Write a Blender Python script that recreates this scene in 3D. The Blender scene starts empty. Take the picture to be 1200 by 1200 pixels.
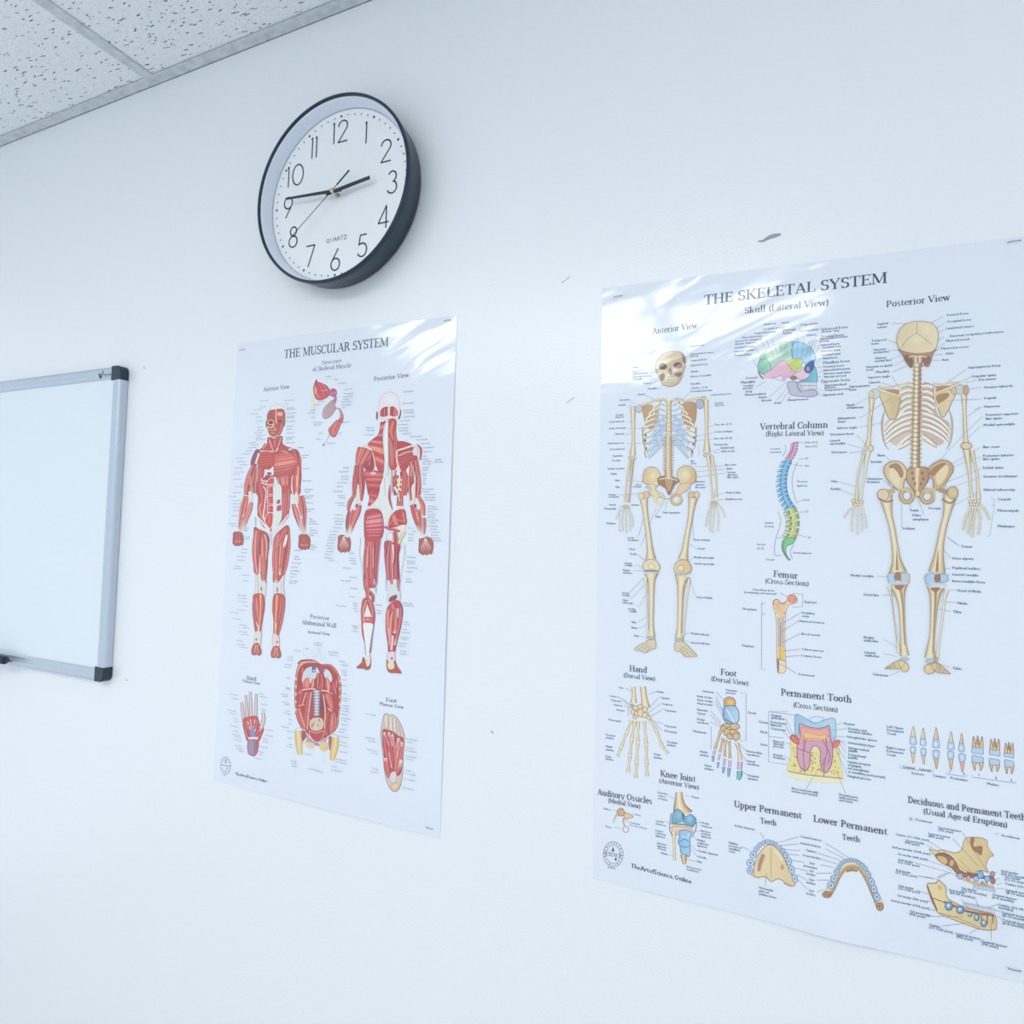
import bpy, bmesh, math, random
from math import sin, cos, pi, radians, sqrt, atan2
from mathutils import Vector, Matrix
from mathutils.geometry import tessellate_polygon
random.seed(7)
SC = bpy.context.scene
COL = SC.collection

# ------------------------------------------------------------------ camera
K = 0.8876                                   # scale of the survey: the clock is 30 cm across
F, YAW, PITCH, ROLL, DIST = 764.99, -0.4355, 0.0433, 0.0295, 0.927 * K
EYE = 1.53                                   # camera height above the floor
_f = Vector((sin(YAW) * cos(PITCH), cos(YAW) * cos(PITCH), sin(PITCH)))
_r0 = Vector((cos(YAW), -sin(YAW), 0)); _u0 = _r0.cross(_f)
RIGHT = _r0 * cos(ROLL) + _u0 * sin(ROLL)
UP = _u0 * cos(ROLL) - _r0 * sin(ROLL)
CAM = Vector((0, -DIST, EYE))
cd = bpy.data.cameras.new('camera'); cam = bpy.data.objects.new('camera', cd); COL.objects.link(cam)
cd.sensor_fit = 'HORIZONTAL'; cd.sensor_width = 36; cd.lens = F / 1200 * 36; cd.clip_start = .02; cd.clip_end = 50
m3 = Matrix((RIGHT, UP, -_f)).transposed()
cam.matrix_world = Matrix.Translation(CAM) @ m3.to_4x4()
SC.camera = cam

# ------------------------------------------------------------------ world, lights, exposure
vs = SC.view_settings
vs.view_transform = 'Standard'; vs.look = 'None'; vs.gamma = 1; vs.exposure = EXPOSURE = 0.09
try: vs.use_curve_mapping = False
except Exception: pass
w = bpy.data.worlds.new('room_daylight'); SC.world = w; w.use_nodes = True
bg = w.node_tree.nodes['Background']
bg.inputs[0].default_value = (0.78, 0.893, 1.0, 1); bg.inputs[1].default_value = 1.05
CEIL = EYE + 0.9807 * K                      # ceiling height

def lin(c):
    return tuple(((v / 255) / 12.92 if v <= 10 else (((v / 255) + .055) / 1.055) ** 2.4) for v in c)

# ------------------------------------------------------------------ materials
def mat(name, rgb, rough=.5, metal=0, spec=.5, coat=0, coat_rough=.1):
    m = bpy.data.materials.new(name); m.use_nodes = True
    b = m.node_tree.nodes['Principled BSDF']
    b.inputs['Base Color'].default_value = (*rgb, 1); b.inputs['Roughness'].default_value = rough
    b.inputs['Metallic'].default_value = metal
    b.inputs['Specular IOR Level'].default_value = spec
    b.inputs['Coat Weight'].default_value = coat; b.inputs['Coat Roughness'].default_value = coat_rough
    return m
def N(m, t, **kw):
    n = m.node_tree.nodes.new(t)
    for k, v in kw.items():
        if k in n.inputs: n.inputs[k].default_value = v
        else: setattr(n, k, v)
    return n
def LK(m, a, b): m.node_tree.links.new(a, b)
def bsdf(m): return m.node_tree.nodes['Principled BSDF']
def noise_bump(m, scale, strength, dist, detail=3, vec=None, prev=None):
    tc = N(m, 'ShaderNodeTexCoord'); no = N(m, 'ShaderNodeTexNoise'); no.inputs['Scale'].default_value = scale; no.inputs['Detail'].default_value = detail
    LK(m, vec or tc.outputs['Object'], no.inputs['Vector'])
    bu = N(m, 'ShaderNodeBump'); bu.inputs['Strength'].default_value = strength; bu.inputs['Distance'].default_value = dist
    LK(m, no.outputs['Fac'], bu.inputs['Height'])
    if prev: LK(m, prev, bu.inputs['Normal'])
    LK(m, bu.outputs['Normal'], bsdf(m).inputs['Normal'])
    return bu.outputs['Normal'], no

# ------------------------------------------------------------------ object helpers
def link(o, parent=None, label=None, cat=None, group=None, kind=None):
    if o.name not in COL.objects: COL.objects.link(o)
    if parent is not None: o.parent = parent
    for k, v in (('label', label), ('category', cat), ('group', group), ('kind', kind)):
        if v: o[k] = v
    return o
def empty(name, loc, label, cat, group=None):
    o = bpy.data.objects.new(name, None); o.location = loc; o.empty_display_size = .05
    return link(o, None, label, cat, group)
def mesh_obj(name, verts, faces, m, parent=None, smooth=False, **kw):
    me = bpy.data.meshes.new(name); me.from_pydata(verts, [], faces); me.update()
    if m: me.materials.append(m)
    if smooth: me.shade_smooth()
    o = bpy.data.objects.new(name, me); return link(o, parent, **kw)
def bm_obj(name, bm, m, parent=None, smooth=False, **kw):
    me = bpy.data.meshes.new(name); bmesh.ops.recalc_face_normals(bm, faces=bm.faces); bm.to_mesh(me); bm.free()
    for x in (m if isinstance(m, list) else [m]): me.materials.append(x)
    if smooth: me.shade_smooth()
    o = bpy.data.objects.new(name, me); return link(o, parent, **kw)
def box_bm(bm, x0, x1, y0, y1, z0, z1, bev=0, seg=2):
    r = bmesh.ops.create_cube(bm, size=1)
    for v in r['verts']:
        v.co = Vector((x0 + (v.co.x + .5) * (x1 - x0), y0 + (v.co.y + .5) * (y1 - y0), z0 + (v.co.z + .5) * (z1 - z0)))
    if bev:
        es = list({e for v in r['verts'] for e in v.link_edges})
        bmesh.ops.bevel(bm, geom=es, offset=bev, segments=seg, affect='EDGES', profile=.5)
def sweep_bm(bm, pts, r, n=8):
    """a round wire along pts"""
    rings = []
    for i, p in enumerate(pts):
        p = Vector(p); a = Vector(pts[max(0, i - 1)]); b = Vector(pts[min(len(pts) - 1, i + 1)])
        t = (b - a).normalized(); s = t.cross(Vector((0, 1, 0.01))).normalized(); q = t.cross(s)
        rings.append([bm.verts.new(p + s * cos(k * 2 * pi / n) * r + q * sin(k * 2 * pi / n) * r) for k in range(n)])
    for a, b in zip(rings, rings[1:]):
        for k in range(n): bm.faces.new((a[k], a[(k + 1) % n], b[(k + 1) % n], b[k]))
    bm.faces.new(rings[0][::-1]); bm.faces.new(rings[-1])
def lathe_bm(bm, prof, n=96):
    """prof of (radius, y) about the Y axis"""
    rings = []
    for r, y in prof:
        rings.append([bm.verts.new((r * cos(k * 2 * pi / n), y, r * sin(k * 2 * pi / n))) for k in range(n)] if r > 1e-6 else [bm.verts.new((0, y, 0))])
    for a, b in zip(rings, rings[1:]):
        for k in range(n):
            k2 = (k + 1) % n
            if len(a) == 1 and len(b) == 1: continue
            if len(a) == 1: bm.faces.new((a[0], b[k2], b[k]))
            elif len(b) == 1: bm.faces.new((a[k], a[k2], b[0]))
            else: bm.faces.new((a[k], a[k2], b[k2], b[k]))

# ------------------------------------------------------------------ from the photograph to the wall plane
def wallpt(px, py, y=-.003):
    d = RIGHT * ((px - 600) / F) + UP * ((600 - py) / F) + _f
    t = (y + DIST) / d.y
    p = CAM + d * t
    return p.x, p.z

# ------------------------------------------------------------------ printing: small coloured faces on a sheet
PAPER = lin((222, 233, 245))
def ink(c):
    l = lin(c); return tuple(min(.9, l[i] / PAPER[i] * .86) * .97 + .018 for i in range(3))
class Ink:
    """collects coloured triangles lying on a printed sheet; built as ONE flat mesh"""
    def __init__(s, surf, ox=0, oy=0, sc=1): s.surf = surf; s.v = []; s.f = []; s.c = []; s.lift = 0.00008; s.at(ox, oy, sc)
    def at(s, ox, oy, sc): s.o = (ox, oy); s.s = sc; return s
    def w(s, p): return wallpt(s.o[0] + p[0] / s.s, s.o[1] + p[1] / s.s)
    def layer(s): s.lift += 0.0000035
    def tri(s, a, b, c, ca, cb, cc, depth=0):
        # a,b,c in wall coordinates; split so that it follows the sheet
        L = .009
        ab = abs(a[0] - b[0]) + abs(a[1] - b[1]); bc = abs(b[0] - c[0]) + abs(b[1] - c[1]); cab = abs(c[0] - a[0]) + abs(c[1] - a[1])
        if depth < 7 and max(ab, bc, cab) > L:
            if ab >= bc and ab >= cab: pass
            elif bc >= cab: a, b, c, ca, cb, cc = b, c, a, cb, cc, ca
            else: a, b, c, ca, cb, cc = c, a, b, cc, ca, cb
            m = ((a[0] + b[0]) / 2, (a[1] + b[1]) / 2); cm = tuple((x + y) / 2 for x, y in zip(ca, cb))
            s.tri(a, m, c, ca, cm, cc, depth + 1); s.tri(m, b, c, cm, cb, cc, depth + 1); return
        if (b[0] - a[0]) * (c[1] - a[1]) - (b[1] - a[1]) * (c[0] - a[0]) < 0: b, c, cb, cc = c, b, cc, cb
        i = len(s.v)
        for p, q in ((a, ca), (b, cb), (c, cc)):
            s.v.append((p[0], -(s.surf(p[0], p[1]) + s.lift), p[1])); s.c.append(q)
        s.f.append((i, i + 1, i + 2))
    def quad(s, a, b, c, d, ca, cb, cc, cd): s.tri(a, b, c, ca, cb, cc); s.tri(a, c, d, ca, cc, cd)
    def build(s, name, m, parent, **kw):
        me = bpy.data.meshes.new(name); me.from_pydata(s.v, [], s.f)
        at = me.color_attributes.new('print', 'FLOAT_COLOR', 'POINT')
        at.data.foreach_set('color', [x for c in s.c for x in (*c, 1)])
        me.materials.append(m); me.update()
        o = bpy.data.objects.new(name, me); return link(o, parent, **kw)
    # --- drawing
    def fill(s, pts, c, e=None, ew=3, smooth=True, c2=None):
        """closed shape of colour c (towards c2 at its right/bottom), outlined in e"""
        P = nums(pts)
        if smooth: P = crom(P, True, 4)
        s.layer(); W = [s.w(p) for p in P]
        x0 = min(p[0] for p in P); x1 = max(p[0] for p in P)
        a = ink(c); b = ink(c2) if c2 else a
        C = [tuple(a[k] + (b[k] - a[k]) * (p[0] - x0) / (x1 - x0 + 1e-6) for k in range(3)) for p in P]
        for t in tessellate_polygon([[Vector((x, z, 0)) for x, z in W]]): s.tri(*[W[i] for i in t], *[C[i] for i in t])
        if e: s.line(P + [P[0]], ew, e, raw=True)
    def ell(s, cx, cy, rx, ry, c, e=None, ew=3, rot=0, n=14, c2=None):
        P = [(cx + rx * cos(t) * cos(rot) - ry * sin(t) * sin(rot), cy + rx * cos(t) * sin(rot) + ry * sin(t) * cos(rot)) for t in [k * 2 * pi / n for k in range(n)]]
        s.layer(); W = [s.w(p) for p in P]; m = s.w((cx, cy)); a = ink(c); b = ink(c2) if c2 else a
        for i in range(n): s.tri(m, W[i], W[(i + 1) % n], a, b, b)
        if e: s.line(P + [P[0]], ew, e, raw=True)
    def strip(s, pts, ws, offs, cols, smooth=True, fade=None):
        """band along pts; ws widths per point, offs -1..1 across, cols per offset (or per row list)"""
        P = nums(pts); ws = ws if isinstance(ws, (list, tuple)) else [ws] * len(P)
        if len(ws) < len(P):
            ws = [ws[min(len(ws) - 1, int(i * (len(ws) - 1) / (len(P) - 1)))] + (ws[min(len(ws) - 1, int(i * (len(ws) - 1) / (len(P) - 1)) + 1)] - ws[min(len(ws) - 1, int(i * (len(ws) - 1) / (len(P) - 1)))]) * ((i * (len(ws) - 1) / (len(P) - 1)) % 1) for i in range(len(P))]
        Q = [(p[0], p[1], q) for p, q in zip(P, ws)]
        if smooth and len(Q) > 2: Q = crom(Q, False, 4)
        s.layer(); rows = []
        for i, (x, y, wd) in enumerate(Q):
            a = Q[max(0, i - 1)]; b = Q[min(len(Q) - 1, i + 1)]
            tx, ty = b[0] - a[0], b[1] - a[1]; l = sqrt(tx * tx + ty * ty) or 1; nx, ny = -ty / l, tx / l
            rows.append([s.w((x - nx * wd / 2 * o, y - ny * wd / 2 * o)) for o in offs])
        n = len(rows)
        def cc(i, j):
            c = cols[j]
            if callable(fade): return fade(i / (n - 1), j, c)
            return c
        for i in range(n - 1):
            for j in range(len(offs) - 1):
                s.quad(rows[i][j], rows[i][j + 1], rows[i + 1][j + 1], rows[i + 1][j], cc(i, j), cc(i, j + 1), cc(i + 1, j + 1), cc(i + 1, j))
    def line(s, pts, wd=3, c=(90, 110, 140), raw=False, smooth=True):
        k = ink(c); s.strip(pts, wd if isinstance(wd, (list, tuple)) else [wd] * len(nums(pts)), (-1, 1), (k, k), smooth=smooth and not raw)
    def bone(s, pts, ws, pal=None, e=1):
        L, M, D = pal or BONE
        s.strip(pts, ws, (-1, -.72, -.3, .15, .6, 1), [ink(D), ink(M), ink(L), ink(L), ink(M), ink(D)])
    def bones(s, pts, ws, pal=None, n=None):
        """jointed chain: each segment a little bone with wider ends"""
        P = nums(pts)
        for a, b in zip(P, P[1:]):
            p = lambda t: (a[0] + (b[0] - a[0]) * t, a[1] + (b[1] - a[1]) * t)
            s.bone([p(.02), p(.2), p(.5), p(.8), p(.97)], [ws * 1.1, ws * .9, ws * .62, ws * .9, ws * 1.15], pal)
    def musc(s, pts, ws, c=None, ten=(0, 0), hi=None, n=9, dk=None):
        """spindle of muscle with fibre streaks; ten = pale tendon share at start/end"""
        c = c or RED; hi = hi or (246, 188, 172); dk = dk or (118, 30, 44); te = ink((226, 214, 210))
        offs = [-1 + 2 * i / n for i in range(n + 1)]; cols = []
        for i in range(n + 1):
            u = abs(offs[i]); k = random.random()
            if i in (0, n): q = dk
            elif k > .58: q = mixc(c, hi, .35 + .5 * random.random() * (1 - u * .6))
            elif k < .25: q = mixc(c, dk, .55)
            else: q = c
            cols.append(ink(q))
        def fade(t, j, col):
            k = 0
            if ten[0] and t < ten[0]: k = 1 - t / ten[0]
            if ten[1] and t > 1 - ten[1]: k = (t - 1 + ten[1]) / ten[1]
            k = min(1, k * 1.3)
            return tuple(col[m] + (te[m] - col[m]) * k for m in range(3)) if k > 0 else col
        s.strip(pts, ws, offs, cols, fade=fade)
    def loft(s, A, B, n=16, c=None, hi=(235, 160, 145), dk=(140, 38, 45), rows=4, p=.4):
        """fibres running from curve A to curve B"""
        c = c or RED; A = resample(crom(nums(A), False, 6), n + 1); B = resample(crom(nums(B), False, 6), n + 1); s.layer()
        cols = []
        for i in range(n + 1):
            k = random.random(); q = c
            if i in (0, n): q = dk
            elif k < p: q = mixc(c, hi, .4 + .5 * random.random())
            elif k > .82: q = mixc(c, dk, .6)
            cols.append([ink(mixc(q, dk, .25 if r in (0, rows) else 0)) for r in range(rows + 1)])
        G = [[s.w((A[i][0] + (B[i][0] - A[i][0]) * r / rows, A[i][1] + (B[i][1] - A[i][1]) * r / rows)) for r in range(rows + 1)] for i in range(n + 1)]
        for i in range(n):
            for r in range(rows): s.quad(G[i][r], G[i][r + 1], G[i + 1][r + 1], G[i + 1][r], cols[i][r], cols[i][r + 1], cols[i + 1][r + 1], cols[i + 1][r])
def mixc(a, b, t): return tuple(x + (y - x) * t for x, y in zip(a, b))
BONE = ((228, 219, 192), (205, 190, 152), (140, 115, 82))
PALE = ((228, 226, 214), (205, 203, 186), (140, 135, 120))
DBONE = ((214, 196, 156), (176, 146, 102), (112, 80, 55))
RED = (190, 62, 62)
def nums(p):
    if isinstance(p, str):
        v = [float(x) for x in p.replace(',', ' ').split()]; return list(zip(v[::2], v[1::2]))
    return list(p)
def crom(P, closed, k):
    n = len(P); out = []
    if n < 3: return P
    rng = range(n) if closed else range(n - 1)
    for i in rng:
        g = (lambda j: P[j % n]) if closed else (lambda j: P[max(0, min(n - 1, j))])
        a, b, c, d = g(i - 1), g(i), g(i + 1), g(i + 2)
        for m in range(k):
            t = m / k
            out.append(tuple(.5 * (2 * b[q] + (c[q] - a[q]) * t + (2 * a[q] - 5 * b[q] + 4 * c[q] - d[q]) * t * t + (3 * b[q] - a[q] - 3 * c[q] + d[q]) * t ** 3) for q in range(len(b))))
    if not closed: out.append(P[-1])
    return out
def resample(P, n):
    d = [0]
    for a, b in zip(P, P[1:]): d.append(d[-1] + sqrt((a[0] - b[0]) ** 2 + (a[1] - b[1]) ** 2))
    out = []; j = 0
    for i in range(n):
        t = d[-1] * i / (n - 1)
        while j < len(P) - 2 and d[j + 1] < t: j += 1
        u = (t - d[j]) / ((d[j + 1] - d[j]) or 1); out.append((P[j][0] + (P[j + 1][0] - P[j][0]) * u, P[j][1] + (P[j + 1][1] - P[j][1]) * u))
    return out

# ------------------------------------------------------------------ lettering
_gc = {}
def sans(ch):
    """triangles and advance of a letter in the built-in typeface (unit size)"""
    if ch in _gc: return _gc[ch]
    def tri(t):
        cu = bpy.data.curves.new('letter', 'FONT'); cu.body = t; cu.resolution_u = 1; o = bpy.data.objects.new('letter', cu); COL.objects.link(o)
        dg = bpy.context.evaluated_depsgraph_get(); e = o.evaluated_get(dg); me = e.to_mesh(); me.calc_loop_triangles()
        r = ([tuple(v.co.xy) for v in me.vertices], [tuple(t.vertices) for t in me.loop_triangles])
        e.to_mesh_clear(); bpy.data.objects.remove(o); bpy.data.curves.remove(cu); return r
    v, f = tri(ch) if ch != ' ' else ([], [])
    xa = max(p[0] for p in tri('H' + ch + 'l')[0]) - max(p[0] for p in tri('Hl')[0])
    _gc[ch] = (v, f, xa); return _gc[ch]
def arc(cx, cy, rx, ry, a0, a1, n=10, tk=.17, th=.07):
    out = []
    for i in range(n + 1):
        a = radians(a0 + (a1 - a0) * i / n); out.append((cx + rx * cos(a), cy + ry * sin(a), th + (tk - th) * abs(cos(a)) ** 1.3))
    return out
TK, TH, XH = .165, .07, .68
def st(x, y0, y1, s0=1, s1=1, w=TK):   # stem with slab serifs; s: 1 both sides, 2 left only, 0 none
    o = [[(x, y0, w), (x, y1, w)]]
    for y, q in ((y0 + .03, s0), (y1 - .03, s1)):
        if q: o.append([(x - .17, y, TH), (x + (.17 if q == 1 else 0), y, TH)])
    return o
def ln(*p, w=TH): return [[(a, b, w) for a, b in p]]
def bowl(x0, x1, y0, y1, a0=-90, a1=90): # right-hand bowl
    cx = x0; return [[(x0 - .02, y1 - .035, TH)] + arc(x0 + .06, (y0 + y1) / 2, x1 - x0 - .06 - TK / 2, (y1 - y0) / 2 - .035, 90, -90) + [(x0 - .02, y0 + .035, TH)]]
def serif(ch):
    """a slab-serif letter drawn as strokes (x, y, width); cap height 1"""
    X = XH
    G = {
     'T': (.82, ln((.03, .965), (.79, .965)) + ln((.05, .98), (.05, .76)) + ln((.77, .98), (.77, .76)) + st(.41, 0, 1, 1, 0)),
     'H': (.98, st(.2, 0, 1) + st(.78, 0, 1) + ln((.2, .52), (.78, .52))),
     'E': (.78, st(.2, 0, 1, 2, 2) + ln((.1, .965), (.68, .965)) + ln((.2, .52), (.55, .52)) + ln((.1, .035), (.72, .035)) + ln((.66, .99), (.66, .78)) + ln((.7, .01), (.7, .25)) + ln((.55, .62), (.55, .42))),
     'F': (.74, st(.2, 0, 1, 1, 2) + ln((.1, .965), (.68, .965)) + ln((.2, .52), (.55, .52)) + ln((.66, .99), (.66, .76)) + ln((.55, .62), (.55, .42))),
     'M': (1.16, st(.16, 0, 1, 1, 2, TH) + st(.98, 0, 1) + ln((.2, .98), (.57, .1), w=TK) + ln((.57, .08), (.95, .98))),
     'U': (.94, ln((.02, .965), (.38, .965)) + [[(.2, 1, TK), (.2, .35, TK)] + arc(.48, .32, .28, .28, 180, 360) + [(.76, .35, TH), (.76, 1, TH)]] + ln((.6, .965), (.92, .965))),
     'S': (.68, [arc(.34, .73, .22, .235, 40, 180) + arc(.34, .73, .22, .22, 180, 262, 5) + arc(.35, .27, .24, .235, 82, 0, 5) + arc(.35, .27, .24, .235, 0, -145)] + ln((.56, .98), (.56, .74)) + ln((.1, .02), (.1, .27))),
     'C': (.8, [arc(.46, .5, .36, .465, 42, 318, 14)] + ln((.72, .98), (.72, .7))),
     'G': (.86, [arc(.46, .5, .36, .465, 42, 330, 14)] + st(.74, .08, .45, 0, 1) + ln((.72, .98), (.72, .7))),
     'L': (.74, st(.2, 0, 1, 2, 1) + ln((.1, .035), (.7, .035)) + ln((.68, .01), (.68, .28))),
     'A': (.9, ln((.12, .02), (.44, .98)) + ln((.44, .96), (.78, .02), w=TK) + ln((.24, .34), (.64, .34)) + ln((.0, .035), (.28, .035)) + ln((.62, .035), (.93, .035))),
     'R': (.88, st(.2, 0, 1) + bowl(.2, .72, .46, 1) + ln((.45, .5), (.76, .04), w=TK * .9) + ln((.7, .035), (.88, .035))),
     'P': (.78, st(.2, 0, 1) + bowl(.2, .74, .42, 1)),
     'B': (.82, st(.2, 0, 1) + bowl(.2, .68, .5, 1) + bowl(.2, .76, 0, .54)),
     'D': (.92, st(.2, 0, 1, 2, 2) + bowl(.2, .86, 0, 1)),
     'Y': (.86, ln((.1, .97), (.43, .45), w=TK) + ln((.76, .97), (.43, .45)) + st(.43, 0, .48, 1, 0) + ln((0, .965), (.28, .965)) + ln((.6, .965), (.88, .965))),
     'K': (.92, st(.2, 0, 1) + ln((.74, .97), (.3, .45)) + ln((.4, .56), (.78, .03), w=TK) + ln((.6, .965), (.88, .965)) + ln((.66, .035), (.92, .035))),
     'V': (.86, ln((.1, .97), (.44, .03), w=TK) + ln((.77, .97), (.46, .03)) + ln((-.02, .965), (.28, .965)) + ln((.6, .965), (.9, .965))),
     'W': (1.2, ln((.1, .97), (.36, .03), w=TK) + ln((.6, .95), (.38, .03)) + ln((.58, .97), (.84, .03), w=TK) + ln((1.08, .97), (.86, .03)) + ln((-.02, .965), (.26, .965)) + ln((.95, .965), (1.2, .965))),
     'I': (.42, st(.2, 0, 1)), 'J': (.5, ln((.1, .965), (.5, .965)) + [[(.32, 1, TK), (.32, .1, TK), (.24, -.1, TH), (.08, -.13, TH)]]),
     'N': (1.0, st(.16, 0, 1, 1, 2, TH) + st(.84, 0, 1, 0, 1, TH) + ln((.2, .98), (.8, .03), w=TK)),
     'O': (.94, [arc(.46, .5, .36, .465, 0, 360, 18)]),
     'a': (.62, [[(.12, .56, TH)] + arc(.3, .5, .17, .15, 140, 10, 5) + [(.46, .4, TK), (.46, .1, TK), (.58, .035, TH)]] + [arc(.28, .2, .16, .17, 60, 300, 8)]),
     'b': (.7, st(.16, 0, 1.05, 0, 2) + [arc(.35, .34, .23, .31, 130, -130, 10)]),
     'c': (.6, [arc(.34, .34, .24, .31, 50, 310, 10)]), 'd': (.72, [arc(.33, .34, .23, .31, 50, 310, 10)] + st(.54, 0, 1.05, 0, 2) + ln((.54, .035), (.68, .035))),
     'e': (.62, [arc(.33, .34, .24, .31, 5, 315, 12)] + ln((.12, .36), (.56, .36))),
     'f': (.42, st(.18, 0, .85, 1, 0) + [[(.18, .8, TK), (.24, 1, TH), (.42, 1.02, TH)]] + ln((.02, .62), (.4, .62))),
     'g': (.64, [arc(.3, .42, .2, .22, 0, 360, 10)] + [[(.16, .2, TH), (.2, .08, TH * 1.3), (.5, .04, TH), (.52, -.12, TH), (.3, -.24, TH), (.1, -.16, TH), (.14, .0, TH)]] + ln((.44, .6), (.6, .64))),
     'h': (.76, st(.17, 0, 1.05, 1, 2) + [[(.2, .5, TH), (.4, .65, TH), (.56, .5, TK), (.56, 0, TK)]] + ln((.42, .03), (.7, .03))),
     'i': (.38, st(.18, 0, X, 1, 2) + [arc(.18, .9, .035, .035, 0, 360, 6, .09, .09)]), 'j': (.36, [[(.2, X, TK), (.2, -.1, TK), (.02, -.22, TH)]]),
     'k': (.74, st(.17, 0, 1.05, 1, 2) + ln((.56, .64), (.22, .34)) + ln((.32, .42), (.6, .03), w=TK)),
     'l': (.38, st(.18, 0, 1.05, 1, 2)),
     'm': (1.12, st(.17, 0, X, 1, 2) + [[(.2, .5, TH), (.38, .65, TH), (.53, .5, TK), (.53, 0, TK)]] + [[(.55, .5, TH), (.74, .65, TH), (.9, .5, TK), (.9, 0, TK)]] + ln((.4, .03), (.66, .03)) + ln((.77, .03), (1.04, .03))),
     'n': (.76, st(.17, 0, X, 1, 2) + [[(.2, .5, TH), (.4, .65, TH), (.56, .5, TK), (.56, 0, TK)]] + ln((.42, .03), (.7, .03))),
     'o': (.66, [arc(.33, .34, .24, .31, 0, 360, 12)]),
     'p': (.7, st(.16, -.3, X, 1, 2) + [arc(.35, .34, .23, .31, 130, -130, 10)]),
     'r': (.52, st(.17, 0, X, 1, 2) + [[(.2, .46, TH), (.34, .62, TH), (.46, .56, TK)]]),
     's': (.54, [arc(.27, .49, .15, .15, 40, 262, 8, .14) + arc(.28, .18, .17, .15, 82, -145, 8, .14)]),
     't': (.44, [[(.18, .88, TH), (.18, .2, TK), (.24, .05, TH), (.42, .06, TH)]] + ln((.02, .63), (.4, .63))),
     'u': (.74, [[(.17, X, TK), (.17, .18, TK), (.3, .035, TH), (.5, .12, TH)]] + st(.55, 0, X, 0, 2) + ln((.55, .035), (.7, .035)) + ln((.03, X - .03), (.17, X - .03))),
     'w': (.92, ln((.08, .66), (.28, .02), w=TK) + ln((.46, .64), (.3, .02)) + ln((.46, .66), (.64, .02), w=TK) + ln((.82, .66), (.66, .02)) + ln((-.02, .64), (.2, .64)) + ln((.72, .64), (.92, .64))),
     'y': (.7, ln((.08, .66), (.35, .02), w=TK) + ln((.6, .66), (.3, -.24)) + ln((-.02, .64), (.22, .64)) + ln((.48, .64), (.7, .64))),
     '(': (.38, [arc(.5, .38, .34, .62, 125, 235, 8)]), ')': (.38, [arc(-.12, .38, .34, .62, -55, 55, 8)]), '-': (.42, ln((.06, .32), (.36, .32), w=.1)), ' ': (.36, []),
    }
    return G[ch]
def put(ink_, pts_uv, tris, col):
    W = pts_uv
    for t in tris: ink_.tri(W[t[0]], W[t[1]], W[t[2]], col, col, col)
def head(I, text, p0, p1, h, c=(42, 62, 92), wt=1):
    """serif heading set from p0 to p1 (baseline, picture pixels), cap height h pixels"""
    a = wallpt(*p0); b = wallpt(*p1); up = wallpt(p0[0], p0[1] - h); H = up[1] - a[1]
    total = sum(serif(ch)[0] for ch in text); L = sqrt((b[0] - a[0]) ** 2 + (b[1] - a[1]) ** 2)
    ex = ((b[0] - a[0]) / L, (b[1] - a[1]) / L); ey = (-ex[1], ex[0]); sx = L / total; col = ink(c); x = 0
    I.layer(); I.layer()
    for ch in text:
        adv, strokes = serif(ch)
        for S in strokes:
            I.lift += .0000006
            for i, (p, q) in enumerate(zip(S, S[1:])):
                dx, dy = q[0] - p[0], q[1] - p[1]; l = sqrt(dx * dx + dy * dy) or 1; nx, ny = -dy / l, dx / l
                def g(s_, sg):
                    X_ = (x + s_[0] + nx * sg * s_[2] * wt / 2) * sx; Y_ = (s_[1] + ny * sg * s_[2] * wt / 2) * H
                    return (a[0] + ex[0] * X_ + ey[0] * Y_, a[1] + ex[1] * X_ + ey[1] * Y_)
                I.quad(g(p, 1), g(q, 1), g(q, -1), g(p, -1), col, col, col, col)
        x += adv
def lab(I, text, x, y, size=.0037, al='l', c=(70, 94, 146), bold=.06):
    """small sans caption; (x, y) in I's crop coordinates is the baseline start (l), middle (c) or end (r)"""
    a = I.w((x, y)); tot = sum(sans(ch)[2] for ch in text) * size
    x0 = a[0] - {'l': 0, 'c': .5, 'r': 1}[al] * tot; col = ink(c); I.layer()
    for ch in text:
        v, f, adv = sans(ch)
        W = [(x0 + p[0] * size, a[1] + p[1] * size) for p in v]; put(I, W, f, col)
        if bold:
            W = [(p[0] + bold * size, p[1]) for p in W]; I.lift += .0000004; put(I, W, f, col)
        x0 += adv * size
def labs(I, rows, **kw):
    for r in rows.strip().split('\n'):
        p = r.split(None, 3 if r.split()[0] in 'lcr' else 2)
        if p[0] in ('l', 'c', 'r'): lab(I, p[3], float(p[1]), float(p[2]), al=p[0], **kw)
        else: lab(I, p[2], float(p[0]), float(p[1]), **kw)
def leads(I, rows, wd=2.2, c=(125, 142, 172)):
    for r in rows.strip().split('|'): I.line(r, wd, c, raw=True)
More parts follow.
